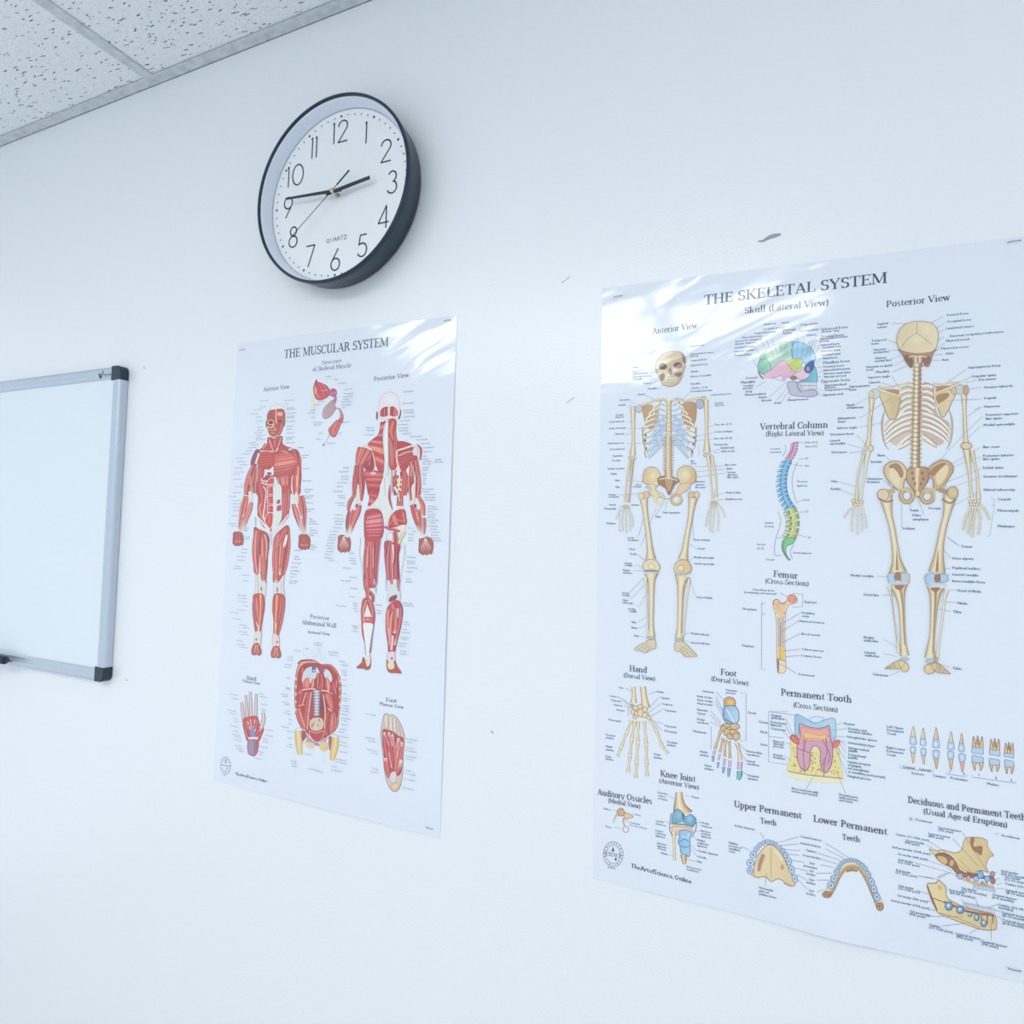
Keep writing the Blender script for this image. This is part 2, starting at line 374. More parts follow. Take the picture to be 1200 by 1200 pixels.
# ================================================================== room shell
M_WALL = mat('wall_paint', (.86, .87, .88), .30, spec=.8)
nb, _ = noise_bump(M_WALL, 260, .22, .0009, 2)
nb2, nn = noise_bump(M_WALL, 9, .25, .004, 2, prev=nb)
M_CEIL = mat('ceiling_tile_mineral_fibre', (.74, .77, .79), .9, spec=.1)
def tile_nodes(m):
    tc = N(m, 'ShaderNodeTexCoord'); mp = N(m, 'ShaderNodeMapping'); mp.inputs['Rotation'].default_value = (0, 0, .55); mp.inputs['Scale'].default_value = (52, 215, 52)
    LK(m, tc.outputs['Object'], mp.inputs['Vector'])
    wp = N(m, 'ShaderNodeTexNoise'); wp.inputs['Scale'].default_value = 55; LK(m, tc.outputs['Object'], wp.inputs['Vector'])
    ad = N(m, 'ShaderNodeVectorMath', operation='MULTIPLY_ADD'); ad.inputs[1].default_value = (1.5, 2.4, 1.5)
    LK(m, wp.outputs['Color'], ad.inputs[0]); LK(m, mp.outputs['Vector'], ad.inputs[2])
    vo = N(m, 'ShaderNodeTexVoronoi'); vo.inputs['Scale'].default_value = 1; LK(m, ad.outputs[0], vo.inputs['Vector'])
    r1 = N(m, 'ShaderNodeValToRGB'); r1.color_ramp.elements[0].position = .19; r1.color_ramp.elements[1].position = .29; LK(m, vo.outputs['Distance'], r1.inputs['Fac'])
    sp = N(m, 'ShaderNodeSeparateColor'); LK(m, vo.outputs['Color'], sp.inputs[0])
    gt = N(m, 'ShaderNodeMath', operation='LESS_THAN'); gt.inputs[1].default_value = .5; LK(m, sp.outputs[0], gt.inputs[0])
    mx = N(m, 'ShaderNodeMath', operation='MAXIMUM'); LK(m, r1.outputs['Color'], mx.inputs[0]); LK(m, gt.outputs[0], mx.inputs[1])
    # pin holes
    v2 = N(m, 'ShaderNodeTexVoronoi'); v2.inputs['Scale'].default_value = 400; LK(m, tc.outputs['Object'], v2.inputs['Vector'])
    r2 = N(m, 'ShaderNodeValToRGB'); r2.color_ramp.elements[0].position = .12; r2.color_ramp.elements[1].position = .3; r2.color_ramp.elements[0].color = (.5, .5, .5, 1); LK(m, v2.outputs['Distance'], r2.inputs['Fac'])
    hh = N(m, 'ShaderNodeMath', operation='MULTIPLY'); LK(m, mx.outputs[0], hh.inputs[0]); LK(m, r2.outputs['Color'], hh.inputs[1])
    cr = N(m, 'ShaderNodeValToRGB'); cr.color_ramp.elements[0].color = (.19, .22, .25, 1); cr.color_ramp.elements[1].color = (.88, .90, .91, 1); LK(m, hh.outputs[0], cr.inputs['Fac'])
    LK(m, cr.outputs['Color'], bsdf(m).inputs['Base Color'])
    bu = N(m, 'ShaderNodeBump'); bu.inputs['Strength'].default_value = .6; bu.inputs['Distance'].default_value = .002
    LK(m, hh.outputs[0], bu.inputs['Height']); LK(m, bu.outputs[0], bsdf(m).inputs['Normal'])
tile_nodes(M_CEIL)
M_TEE = mat('ceiling_grid_enamel', (.52, .56, .59), .5); noise_bump(M_TEE, 400, .25, .0004)
def tee_nodes(m):
    tc = N(m, 'ShaderNodeTexCoord'); no = N(m, 'ShaderNodeTexNoise'); no.inputs['Scale'].default_value = 55; no.inputs['Detail'].default_value = 6
    LK(m, tc.outputs['Object'], no.inputs['Vector']); cr = N(m, 'ShaderNodeValToRGB')
    cr.color_ramp.elements[0].position = .3; cr.color_ramp.elements[0].color = (.50, .54, .57, 1); cr.color_ramp.elements[1].position = .62; cr.color_ramp.elements[1].color = (.66, .70, .72, 1)
    LK(m, no.outputs['Fac'], cr.inputs['Fac']); LK(m, cr.outputs['Color'], bsdf(m).inputs['Base Color'])
tee_nodes(M_TEE)
M_FLOOR = mat('floor_vinyl', (.56, .57, .58), .5); noise_bump(M_FLOOR, 30, .1, .002)
M_DIFF = mat('light_diffuser', (.9, .9, .9), .4)
bsdf(M_DIFF).inputs['Emission Color'].default_value = (1, .985, .955, 1); bsdf(M_DIFF).inputs['Emission Strength'].default_value = LAMP = 6.0
M_DARKGAP = mat('plenum_board', (.12, .13, .14), .9)

X0, X1, Y0 = -3.2, 2.6, -2.56
bm = bmesh.new(); box_bm(bm, X0, X1, 0, .12, 0, CEIL + .25); bm_obj('wall_back', bm, M_WALL, kind='structure')
bm = bmesh.new(); box_bm(bm, X0, X1, Y0, .12, -.1, 0); bm_obj('floor', bm, M_FLOOR, kind='structure')
bm = bmesh.new(); box_bm(bm, X0, X1, -.014, 0, 0, .1, .003); bm_obj('baseboard_back', bm, mat('rubber_base', (.2, .22, .25), .6), kind='structure')
# suspended ceiling: a board above the plenum, then the grid and every tile as pieces of it
bm = bmesh.new(); box_bm(bm, X0, X1, Y0, 0, CEIL + .22, CEIL + .25)
ceil = bm_obj('ceiling', bm, M_DARKGAP, kind='structure')
bm = bmesh.new(); box_bm(bm, X0, X1, -.0225, 0, CEIL, CEIL + .0012); box_bm(bm, X0, X1, -.0012, 0, CEIL, CEIL + .022)
bm_obj('wall_angle', bm, M_TEE, ceil)
TX = -1.1725; tee_x = [TX + .61 * i for i in range(-3, 7)]; tee_y = [-.0225 - 1.2192 * i for i in range(0, 4)]
def tee(a, b, along):
    bm = bmesh.new()
    if along == 'y':
        box_bm(bm, a - .0125, a + .0125, Y0, -.0215, CEIL + .0002, CEIL + .0016); box_bm(bm, a - .0008, a + .0008, Y0, -.0215, CEIL + .0016, CEIL + .03)
    else:
        box_bm(bm, X0, X1, a - .012, a + .012, CEIL - .0003, CEIL + .0012); box_bm(bm, X0, X1, a - .0008, a + .0008, CEIL + .0012, CEIL + .03)
    bm_obj('ceiling_tee', bm, M_TEE, ceil)
for x in tee_x: tee(x, 0, 'y')
for y in tee_y[1:]: tee(y, 0, 'x')
LAMPS = [(3, 1), (2, 1), (4, 1), (7, 0)]  # the last is added out of view to brighten the upper right wall
def tile_mesh(w, d):
    bm = bmesh.new(); box_bm(bm, -w / 2, w / 2, -d / 2, d / 2, .0, .016, .0012, 1)
    me = bpy.data.meshes.new('ceiling_tile'); bmesh.ops.recalc_face_normals(bm, faces=bm.faces); bm.to_mesh(me); bm.free(); me.materials.append(M_CEIL); return me
TM = None
for i in range(len(tee_x) - 1):
    for j in range(len(tee_y)):
        ya = tee_y[j]; yb = tee_y[j + 1] if j + 1 < len(tee_y) else Y0
        if ya - yb < .1: continue
        if (i, j) in LAMPS:      # a square light in the cell, cut tiles before and behind it
            for a_, b_ in ((ya, ya - (.19 if i == 3 else .15)), (ya - (1.22 if i == 3 else .754), yb)):
                if a_ - b_ < .05: continue
                o = bpy.data.objects.new('ceiling_tile', tile_mesh(.605, a_ - b_ - .004)); o.location = ((tee_x[i] + tee_x[i + 1]) / 2, (a_ + b_) / 2, CEIL + .002); link(o, ceil)
            continue
        if j + 1 < len(tee_y):
            if TM is None: TM = tile_mesh(.61 - .005, 1.2192 - .008)
            me = TM
        else: me = tile_mesh(.605, ya - yb - .01)
        o = bpy.data.objects.new('ceiling_tile', me); o.location = ((tee_x[i] + tee_x[i + 1]) / 2 + random.uniform(-.001, .001), (ya + yb) / 2 + .006, CEIL + .0017 + random.uniform(0, .0009)); link(o, ceil)
for (i, j) in LAMPS:
    xa, xb = tee_x[i] + .013, tee_x[i + 1] - .013; ya, yb = (tee_y[j] - .20, tee_y[j] - 1.205) if i == 3 else (tee_y[j] - .16, tee_y[j] - .744)
    t = empty('ceiling_light', ((xa + xb) / 2, (ya + yb) / 2, CEIL + .004), 'recessed white ceiling light %s' % {3: 'behind the viewer, middle one of the row of three', 2: 'behind the viewer, left one of the row of three', 4: 'behind the viewer, right one of the row of three', 7: 'far to the right beside the wall, added out of view to brighten it', 0: 'far to the left beside the wall'}[i], 'ceiling light', 'recessed lights in the ceiling grid')
    bm = bmesh.new(); cx, cy = (xa + xb) / 2, (ya + yb) / 2
    for q in ((xa, xa + .02, yb, ya), (xb - .02, xb, yb, ya), (xa + .02, xb - .02, yb, yb + .02), (xa + .02, xb - .02, ya - .02, ya)):
        box_bm(bm, q[0] - cx, q[1] - cx, q[2] - cy, q[3] - cy, -.002, .06)
    bm_obj('housing_frame', bm, M_TEE, t)
    bm = bmesh.new(); box_bm(bm, xa + .02 - cx, xb - .02 - cx, yb + .02 - cy, ya - .02 - cy, .004, .01); bm_obj('diffuser', bm, M_DIFF, t)

# ================================================================== wall clock
CX, CZ = -.7828 * K, EYE + .6101 * K
M_BLK = mat('black_plastic', (.010, .026, .046), .32, spec=.5)
M_DIAL = mat('dial_paper', (.95, .955, .96), .6)
M_INNER = mat('white_plastic_rim', (.82, .87, .95), .35)
M_NUM = mat('dial_print', (.03, .05, .075), .5)
M_HAND = mat('painted_hand', (.015, .035, .055), .4)
M_BRASS = mat('brass', (.75, .62, .4), .3, 1)
clock = empty('wall_clock', (CX, 0, CZ), 'round black-rimmed wall clock hanging above the smaller muscle chart', 'clock')
R = .15; DF = -.022
bm = bmesh.new(); lathe_bm(bm, [(R - .010, -.001), (R - .006, -.004), (R - .0015, -.036), (R, -.042), (R - .001, -.0455), (R - .0035, -.0468), (R - .0047, -.0455), (R - .0052, -.042), (R - .0052, -.03), (R - .012, -.010), (R - .012, -.001), (R - .010, -.001)], 128)
bm_obj('case', bm, M_BLK, clock, True)
bm = bmesh.new(); lathe_bm(bm, [(R - .0052, -.0425), (R - .0062, -.041), (.1395, -.0255), (.1385, DF + .0005), (R - .013, DF + .0005), (R - .0056, -.03), (R - .0052, -.0425)], 128); bm_obj('inner_rim', bm, M_INNER, clock, True, label='pale bluish white sloping inner rim')
bm = bmesh.new(); lathe_bm(bm, [(0, DF), (.1388, DF), (.1388, DF + .004), (0, DF + .004)], 96); bm_obj('dial', bm, M_DIAL, clock)
def flat_obj(name, quads, y, m, parent, th=0, **kw):
    v = []; f = []
    for q in quads:
        i = len(v); v += [(p[0], y, p[1]) for p in q]; f.append(tuple(range(i, i + len(q))))
    return mesh_obj(name, v, f, m, parent, **kw)
def strokes2quads(S, w, ox=0, oz=0, sx=1, sz=1):
    out = []
    for P in S:
        for p, q in zip(P, P[1:]):
            p2 = (ox + p[0] * sx, oz + p[1] * sz); q2 = (ox + q[0] * sx, oz + q[1] * sz)
            dx, dz = q2[0] - p2[0], q2[1] - p2[1]; l = sqrt(dx * dx + dz * dz) or 1e-9; nx, nz = -dz / l * w / 2, dx / l * w / 2; ex, ez = dx / l * w * .2, dz / l * w * .2
            out.append([(p2[0] + nx - ex, p2[1] + nz - ez), (p2[0] - nx - ex, p2[1] - nz - ez), (q2[0] - nx + ex, q2[1] - nz + ez), (q2[0] + nx + ex, q2[1] + nz + ez)])
    return out
def ar(cx, cy, rx, ry, a0, a1, n=16): return [(cx + rx * cos(radians(a0 + (a1 - a0) * i / n)), cy + ry * sin(radians(a0 + (a1 - a0) * i / n))) for i in range(n + 1)]
DIG = {'1': [[(0, 1), (0, 0)], [(0, 1), (-.06, .93)]], '2': [ar(.25, .74, .26, .26, 175, -35) + [(0, 0), (.52, 0)]],
       '3': [ar(.22, .76, .21, .24, 150, -75), ar(.22, .27, .25, .27, 80, -155)], '4': [[(.42, 0), (.42, 1), (0, .25), (.56, .25)]],
       '5': [[(.46, 1), (.12, 1), (.05, .56)] + ar(.23, .31, .26, .31, 118, -150)], '6': [[(.38, 1), (.05, .45)], ar(.25, .28, .25, .28, 0, 360, 22)],
       '7': [[(0, 1), (.5, 1), (.14, 0)]], '8': [ar(.25, .77, .19, .22, 0, 360, 20), ar(.25, .27, .25, .27, 0, 360, 22)],
       '9': [[(.12, 0), (.45, .55)], ar(.25, .72, .25, .28, 0, 360, 22)], '0': [ar(.32, .5, .33, .5, 0, 360, 26)]}
DW = {'1': .06, '2': .52, '3': .48, '4': .56, '5': .5, '6': .5, '7': .5, '8': .5, '9': .5, '0': .66}
for k in range(1, 13):
    a = radians(90 - 30 * k); r = .1045; H = .0345; s = str(k); gap = .2
    tw = sum(DW[c] for c in s) + gap * (len(s) - 1); x = r * cos(a) - tw * H / 2; z = r * sin(a) - H / 2; Q = []
    for c in s: Q += strokes2quads(DIG[c], .0023, x, z, H, H); x += (DW[c] + gap) * H
    flat_obj('numeral', Q, DF - .0003, M_NUM, clock)
Q = []
for k in range(60):
    a = radians(6 * k); rr = .0021 if k % 5 == 0 else .0013
    Q.append([(.1295 * cos(a) + rr * cos(t * pi / 4), .1295 * sin(a) + rr * sin(t * pi / 4)) for t in range(8)])
flat_obj('minute_dots', Q, DF - .0003, M_NUM, clock)
def text_quads(s, x, z, size, al='c'):
    tot = sum(sans(c)[2] for c in s) * size; x0 = x - (tot / 2 if al == 'c' else 0); out = []
    for c in s:
        v, f, adv = sans(c)
        for t in f: out.append([(x0 + v[i][0] * size, z + v[i][1] * size) for i in t])
        x0 += adv * size
    return out
flat_obj('dial_lettering', text_quads('QUARTZ', 0, -.0745, .0105), DF - .0003, mat('dial_print_grey', (.16, .19, .24), .5), clock)
def hand(name, deg, a, b, w0, w1, y, th=.0008, m=None):
    t = radians(90 - deg); c, s_ = cos(t), sin(t); P = [(a, -w0 / 2), (b, -w1 / 2), (b, w1 / 2), (a, w0 / 2)]
    vv = [(p[0] * c - p[1] * s_, yy, p[0] * s_ + p[1] * c) for yy in (y, y + th) for p in P]
    return mesh_obj(name, vv, [(0, 1, 2, 3), (7, 6, 5, 4), (0, 4, 5, 1), (1, 5, 6, 2), (2, 6, 7, 3), (3, 7, 4, 0)], m or M_HAND, clock)
hand('hour_hand', 83.5, -.014, .071, .0062, .0056, DF - .0125)
hand('minute_hand', 274, -.018, .098, .0056, .0036, DF - .0140)
sh = hand('second_hand', 233, -.040, .098, .0012, .0009, DF - .0155, .0005)
hand('counterweight', 52, .012, .042, .0024, .0030, DF - .0156, .0006)
bm = bmesh.new(); lathe_bm(bm, [(0, DF - .0175), (.0028, DF - .0175), (.0034, DF - .0165), (.0034, DF), (0, DF)], 24); bm_obj('hub', bm, M_BRASS, clock, True)
M_GLASS = bpy.data.materials.new('clear_lens'); M_GLASS.use_nodes = True
nt = M_GLASS.node_tree; nt.nodes.clear()
o_ = nt.nodes.new('ShaderNodeOutputMaterial'); mxs = nt.nodes.new('ShaderNodeMixShader'); tr = nt.nodes.new('ShaderNodeBsdfTransparent'); gl = nt.nodes.new('ShaderNodeBsdfGlossy'); fr = nt.nodes.new('ShaderNodeFresnel')
gl.inputs['Roughness'].default_value = .02; fr.inputs['IOR'].default_value = 1.18; tr.inputs[0].default_value = (1, 1, 1, 1)
nt.links.new(fr.outputs[0], mxs.inputs[0]); nt.links.new(tr.outputs[0], mxs.inputs[1]); nt.links.new(gl.outputs[0], mxs.inputs[2]); nt.links.new(mxs.outputs[0], o_.inputs[0])
bm = bmesh.new(); lathe_bm(bm, [(0, -.0425), (.1425, -.0425)], 96); bm_obj('lens', bm, M_GLASS, clock)

# ================================================================== whiteboard
M_ALU = mat('satin_aluminium', (.55, .60, .68), .38, .55)
M_WB = mat('whiteboard_enamel', (.80, .84, .88), .25, spec=.35)
WX1, WZ1, WZ0 = -1.2127, EYE + .314, EYE - .290; WX0 = WX1 - .914
wb = empty('whiteboard', (WX1, 0, WZ0), 'silver-framed whiteboard with black corner caps at the left edge', 'whiteboard')
OX, OZ = WX1, WZ0
bm = bmesh.new(); box_bm(bm, WX0 + .01 - OX, -.01, -.0125, -.002, .01, WZ1 - OZ - .01); bm_obj('writing_surface', bm, M_WB, wb)
def rail_profile(w):   # (across, depth): rounded aluminium extrusion
    return [(0, -.001), (0, -.0125), (.0015, -.0155), (.005, -.017), (w * .45, -.0172), (w * .55, -.0165), (w * .62, -.0170), (w - .003, -.0165), (w, -.0145), (w, -.001)]
def rail(name, a, b, inward, w=.0235):
    bm = bmesh.new(); P = rail_profile(w); R0 = [bm.verts.new((a[0] + inward[0] * p[0], p[1], a[1] + inward[1] * p[0])) for p in P]; R1 = [bm.verts.new((b[0] + inward[0] * p[0], p[1], b[1] + inward[1] * p[0])) for p in P]
    n = len(P)
    for k in range(n): bm.faces.new((R0[k], R0[(k + 1) % n], R1[(k + 1) % n], R1[k]))
    bm.faces.new(R0); bm.faces.new(R1[::-1]); return bm_obj(name, bm, M_ALU, wb)
HZ = WZ1 - WZ0; CW = .027
rail('frame_rail', (-CW, HZ), (WX0 + CW - OX, HZ), (0, -1)); rail('frame_rail', (-CW, 0), (WX0 + CW - OX, 0), (0, 1))
rail('frame_rail', (0, CW), (0, HZ - CW), (-1, 0)); rail('frame_rail', (WX0 - OX, CW), (WX0 - OX, HZ - CW), (1, 0))
for cx, cz, sx, sz in ((0, 0, -1, 1), (0, HZ, -1, -1), (WX0 - OX, 0, 1, 1), (WX0 - OX, HZ, 1, -1)):
    bm = bmesh.new(); box_bm(bm, *sorted((cx - sx * .0006, cx + sx * CW)), -.0182, -.0008, *sorted((cz - sz * .0006, cz + sz * CW)))
    es = [e for e in bm.edges if (abs(e.verts[0].co.x - (cx - sx * .0006)) < 1e-5 and abs(e.verts[1].co.x - (cx - sx * .0006)) < 1e-5 and abs(e.verts[0].co.z - (cz - sz * .0006)) < 1e-5 and abs(e.verts[1].co.z - (cz - sz * .0006)) < 1e-5)]
    bmesh.ops.bevel(bm, geom=es, offset=.012, segments=5, affect='EDGES', profile=.5)
    es = [e for e in bm.edges if abs(e.verts[0].co.y + .0182) < 1e-5 and abs(e.verts[1].co.y + .0182) < 1e-5]
    bmesh.ops.bevel(bm, geom=es, offset=.002, segments=2, affect='EDGES', profile=.5)
    bm_obj('corner_cap', bm, M_BLK, wb)
Q = strokes2quads([[(0, .8), (.35, 0), (1.0, 1.15)], [(.08, .8), (.4, .1)]], .0022, -.0640, HZ - .0215, .0125, .0125) + text_quads('VIZ-PRO', -.0500, HZ - .0185, .0075, 'l')
o = flat_obj('frame_lettering', Q, -.0176, mat('frame_print', (.10, .13, .22), .5), wb)
# marker tray (ends left of the picture) and the marker whose tip shows
tray = empty('marker_tray', (-1.75, 0, WZ0), 'silver marker tray clipped under the whiteboard, beyond the left edge', 'tray')
bm = bmesh.new(); box_bm(bm, -.18, .19, -.056, -.018, .0048, .0063); box_bm(bm, -.18, .19, -.0575, -.056, .0048, .012); box_bm(bm, -.18, .19, -.0195, -.018, .0048, .016)
bm_obj('ledge', bm, M_ALU, tray)
mk = empty('marker', (-1.58, -.034, WZ0 + .0145), 'black marker lying under the whiteboard, its tip just inside the left edge', 'marker')
def xlathe(name, prof, m, parent):
    bm = bmesh.new(); lathe_bm(bm, [(r, x) for x, r in prof], 24)
    for v in bm.verts: v.co = Vector((v.co.y, v.co.x, v.co.z))
    return bm_obj(name, bm, m, parent, True)
mx_ = .0815
xlathe('barrel', [(mx_ - .115, 0), (mx_ - .115, .007), (mx_ - .112, .0082), (mx_ - .002, .0082), (mx_, .0068), (mx_, 0)], M_BLK, mk)
xlathe('nib_holder', [(mx_ - .001, 0), (mx_ - .001, .0035), (mx_ + .004, .0032), (mx_ + .014, .0016), (mx_ + .0145, 0)], M_BLK, mk)
xlathe('nib', [(mx_ + .014, 0), (mx_ + .014, .0014), (mx_ + .024, .0008), (mx_ + .0255, 0)], mat('felt', (.01, .012, .015), .9), mk)

# ================================================================== marks on the wall
M_MARK = mat('pencil', (.42, .45, .50), .7); M_CHIP = mat('bare_plaster', (.36, .38, .41), .9)
def mark(name, pts, w, m, label, cat='mark', group=None):
    W = [wallpt(px, py, -.0003) for px, py in pts]; ws = w if isinstance(w, list) else [w] * len(W); V = []; Fc = []
    for i, (x, z) in enumerate(W):
        a = W[max(0, i - 1)]; b = W[min(len(W) - 1, i + 1)]; l = sqrt((b[0] - a[0]) ** 2 + (b[1] - a[1]) ** 2) or 1; nx, nz = -(b[1] - a[1]) / l * ws[i] / 2, (b[0] - a[0]) / l * ws[i] / 2
        V += [(x + nx, -.0003, z + nz), (x, -.0008, z), (x - nx, -.0003, z - nz)]
        if i: k = 3 * i; Fc += [(k - 3, k, k + 1, k - 2), (k - 2, k + 1, k + 2, k - 1)]
    return mesh_obj(name, V, Fc, m, label=label, cat=cat, group=group)
mark('pencil_mark', [(658, 331.5), (663, 328), (668, 324)], .0011, M_MARK, 'short slanted pencil mark left of the top corner of the skeleton chart')
mark('pencil_mark', [(663.5, 472), (668, 469), (673, 465.5)], .0011, M_MARK, 'lower short pencil mark, left of the skeleton chart below its corner')
mark('chipped_paint', [(888, 282.5), (894, 282.5), (898, 280), (903, 277.5), (909, 276), (915, 274.5)], [.0012, .0028, .0038, .0052, .0050, .0024], M_CHIP, 'grey chip in the wall paint above the skeleton chart')
mark('chipped_paint', [(168.6, 430), (169, 431), (169.6, 432.2)], .0022, M_CHIP, 'tiny dark speck on the wall right of the whiteboard corner')
mark('chipped_paint', [(575.5, 857), (577, 858), (578.2, 859.5)], .0022, M_MARK, 'tiny grey speck on the wall between the two charts')
mark('chipped_paint', [(147, 797), (149.5, 797)], .0015, M_MARK, 'faint smudge on the wall under the whiteboard corner')

# ================================================================== staples
M_STEEL = mat('staple_wire', (.33, .35, .39), .35, .8)
def staple(p0, p1, label, lift=.0022):
    a = wallpt(*p0); b = wallpt(*p1)
    bm = bmesh.new(); A = (a[0], -lift, a[1]); B = (b[0], -lift, b[1])
    sweep_bm(bm, [(A[0], 0, A[2]), (A[0], -lift * .8, A[2]), A, ((A[0] + B[0]) / 2, -lift - .0003, (A[2] + B[2]) / 2), B, (B[0], -lift * .8, B[2]), (B[0], 0, B[2])], .0005, 6)
    return bm_obj('staple', bm, M_STEEL, label=label, cat='staple', group='staples in the chart corners')
staple((719, 347.8), (728.5, 345.8), 'steel staple in the top left corner of the skeleton chart')
staple((1181.5, 283.2), (1196.5, 280.8), 'steel staple in the top right corner of the skeleton chart')
staple((1182, 1135.8), (1196.5, 1139.3), 'steel staple in the bottom right corner of the skeleton chart')
staple((280, 410), (285.5, 409.3), 'steel staple in the top left corner of the muscle chart')
staple((520, 375.6), (527.5, 374.4), 'steel staple in the top right corner of the muscle chart')
staple((498.5, 970), (506.5, 972.2), 'steel staple in the bottom right corner of the muscle chart')

# ================================================================== chart paper
def chart_mats(name, glare):
    out = []
    for k in range(2):
        m = mat(name + ('_paper' if k == 0 else '_ink'), (.80, .83, .885), .45, spec=.3, coat=1, coat_rough=.10)
        b = bsdf(m); b.inputs['Coat IOR'].default_value = 1.65; tc = N(m, 'ShaderNodeTexCoord')
        mp = N(m, 'ShaderNodeMapping'); mp.inputs['Scale'].default_value = (1, 1, 1); mp.inputs['Rotation'].default_value = (0, .42, 0)
        m2 = N(m, 'ShaderNodeMapping'); m2.inputs['Scale'].default_value = (5, 6, 17); LK(m, tc.outputs['Object'], mp.inputs['Vector']); LK(m, mp.outputs['Vector'], m2.inputs['Vector']); no = N(m, 'ShaderNodeTexNoise'); no.inputs['Scale'].default_value = 1; no.inputs['Detail'].default_value = 2.5; no.inputs['Roughness'].default_value = .5; no.inputs['Distortion'].default_value = .6
        LK(m, m2.outputs['Vector'], no.inputs['Vector'])
        bu = N(m, 'ShaderNodeBump'); bu.inputs['Strength'].default_value = 1; bu.inputs['Distance'].default_value = glare
        LK(m, no.outputs['Fac'], bu.inputs['Height']); LK(m, bu.outputs['Normal'], b.inputs['Coat Normal'])
        if k:
            at = N(m, 'ShaderNodeAttribute', attribute_name='print'); LK(m, at.outputs['Color'], b.inputs['Base Color'])
        out.append(m)
    return out
def corner_frame(tl, tr, br, bl):
    def P(s, t): return tuple((tl[i] * (1 - s) + tr[i] * s) * (1 - t) + (bl[i] * (1 - s) + br[i] * s) * t for i in range(2))
    return P
def chart(name, label, C, amp, wave, glare):
    P = corner_frame(*C); x0 = (C[0][0] + C[3][0]) / 2; x1 = (C[1][0] + C[2][0]) / 2; z0 = (C[2][1] + C[3][1]) / 2; z1 = (C[0][1] + C[1][1]) / 2
    def surf(x, z):
        s = (x - x0) / (x1 - x0); t = (z1 - z) / (z1 - z0)
        hs = 1 - (2 * s - 1) ** 2; ht = 1 - (2 * t - 1) ** 2; h = .0003 + amp * (.5 * hs * ht + .75 * ht * s ** 4 + .7 * hs * t ** 4)
        for (cs, ws_, a) in wave: h += a * math.exp(-((s - cs) / ws_) ** 2) * math.exp(-((1 - t) / .07) ** 2)
        return max(h, .00025)
    root = empty(name, ((x0 + x1) / 2, 0, z0), label, 'poster')
    mp, mi = chart_mats(name, glare); nx, nz = 60, 96; V = []; Fc = []
    for back in (0, 1):
        for j in range(nz + 1):
            for i in range(nx + 1):
                x, z = P(i / nx, j / nz); V.append((x, -surf(x, z) + back * .00012, z))
    n1 = (nx + 1) * (nz + 1); g = lambda i, j: j * (nx + 1) + i
    for j in range(nz):
        for i in range(nx):
            q = (g(i, j), g(i, j + 1), g(i + 1, j + 1), g(i + 1, j)); Fc.append(q); Fc.append(tuple(n1 + k for k in q[::-1]))
    off = len(V); V += list(V)               # the cut edge has corners of its own, so the face stays evenly lit
    nF = len(Fc)
    for i in range(nx): Fc += [(g(i + 1, 0), n1 + g(i + 1, 0), n1 + g(i, 0), g(i, 0)), (g(i, nz), n1 + g(i, nz), n1 + g(i + 1, nz), g(i + 1, nz))]
    for j in range(nz): Fc += [(g(0, j), n1 + g(0, j), n1 + g(0, j + 1), g(0, j + 1)), (g(nx, j + 1), n1 + g(nx, j + 1), n1 + g(nx, j), g(nx, j))]
    Fc = Fc[:nF] + [tuple(k + off for k in q) for q in Fc[nF:]]; loc = root.location
    sh = mesh_obj('sheet', V, Fc, mp, root, True); sh.location = -loc
    for p in sh.data.polygons:
        if abs(p.normal.y) < .5: p.use_smooth = False      # the cut edge keeps its own normal
    def fin(I, nm, label=None): o = I.build(nm, mi, root, label=label); o.location = -loc; return o
    return surf, fin
# ================================================================== skeleton chart
MC = [wallpt(277.5, 402), wallpt(534.5, 368.5), wallpt(514.5, 984), wallpt(248.5, 914.5)]
a, b = wallpt(705, 337), wallpt(694.5, 1030)
SKC = [a, (a[0] + .4575, a[1] - .0078), (b[0] + .4505, b[1] + .0042), b]
ssurf, sfin = chart('skeleton_chart', 'glossy chart of the skeletal system, cut off by the right edge', SKC, .0026, [(.62, .09, .004), (.38, .1, -.001)], .0023)
def SI(ox=0, oy=0, sc=1): return Ink(ssurf, ox, oy, sc)
I = SI(); head(I, 'THE SKELETAL SYSTEM', (824.5, 356.5), (1040, 330.5), 11.5); sfin(I, 'title_lettering')
I = SI()
head(I, 'Anterior View', (764, 391), (817, 384), 7.2)
head(I, 'Skull (Lateral View)', (872, 367), (971.5, 357), 7.6)
head(I, 'Posterior View', (1038.5, 359.5), (1114, 351), 7.6)
head(I, 'Vertebral Column', (890.5, 503.5), (970.5, 501), 7.6, wt=1.1); head(I, '(Right Lateral View)', (897, 511), (965.5, 510), 6)
head(I, 'Femur', (906, 676), (935, 678.5), 7.6, wt=1.1); head(I, '(Cross-Section)', (896.5, 683.5), (948, 687), 6)
head(I, 'Hand', (737, 787), (758, 789), 7.2, wt=1.1); head(I, '(Dorsal View)', (730, 794), (767.5, 798.5), 5.6)
head(I, 'Foot', (844, 791), (863, 793.5), 7.4, wt=1.1); head(I, '(Dorsal View)', (833, 798), (877, 804), 5.8)
head(I, 'Permanent Tooth', (915, 815), (998.5, 824), 8, wt=1.1); head(I, '(Cross Section)', (929.5, 829), (982, 835), 6.4)
head(I, 'Knee Joint', (773.5, 910), (815, 917), 7.4, wt=1.1); head(I, '(Anterior View)', (772, 917.5), (819, 926), 5.8)
head(I, 'Auditory Ossicles', (699.5, 932), (764, 943), 7.2, wt=1.1); head(I, '(Medial View)', (712, 941), (750.5, 948.5), 5.6)
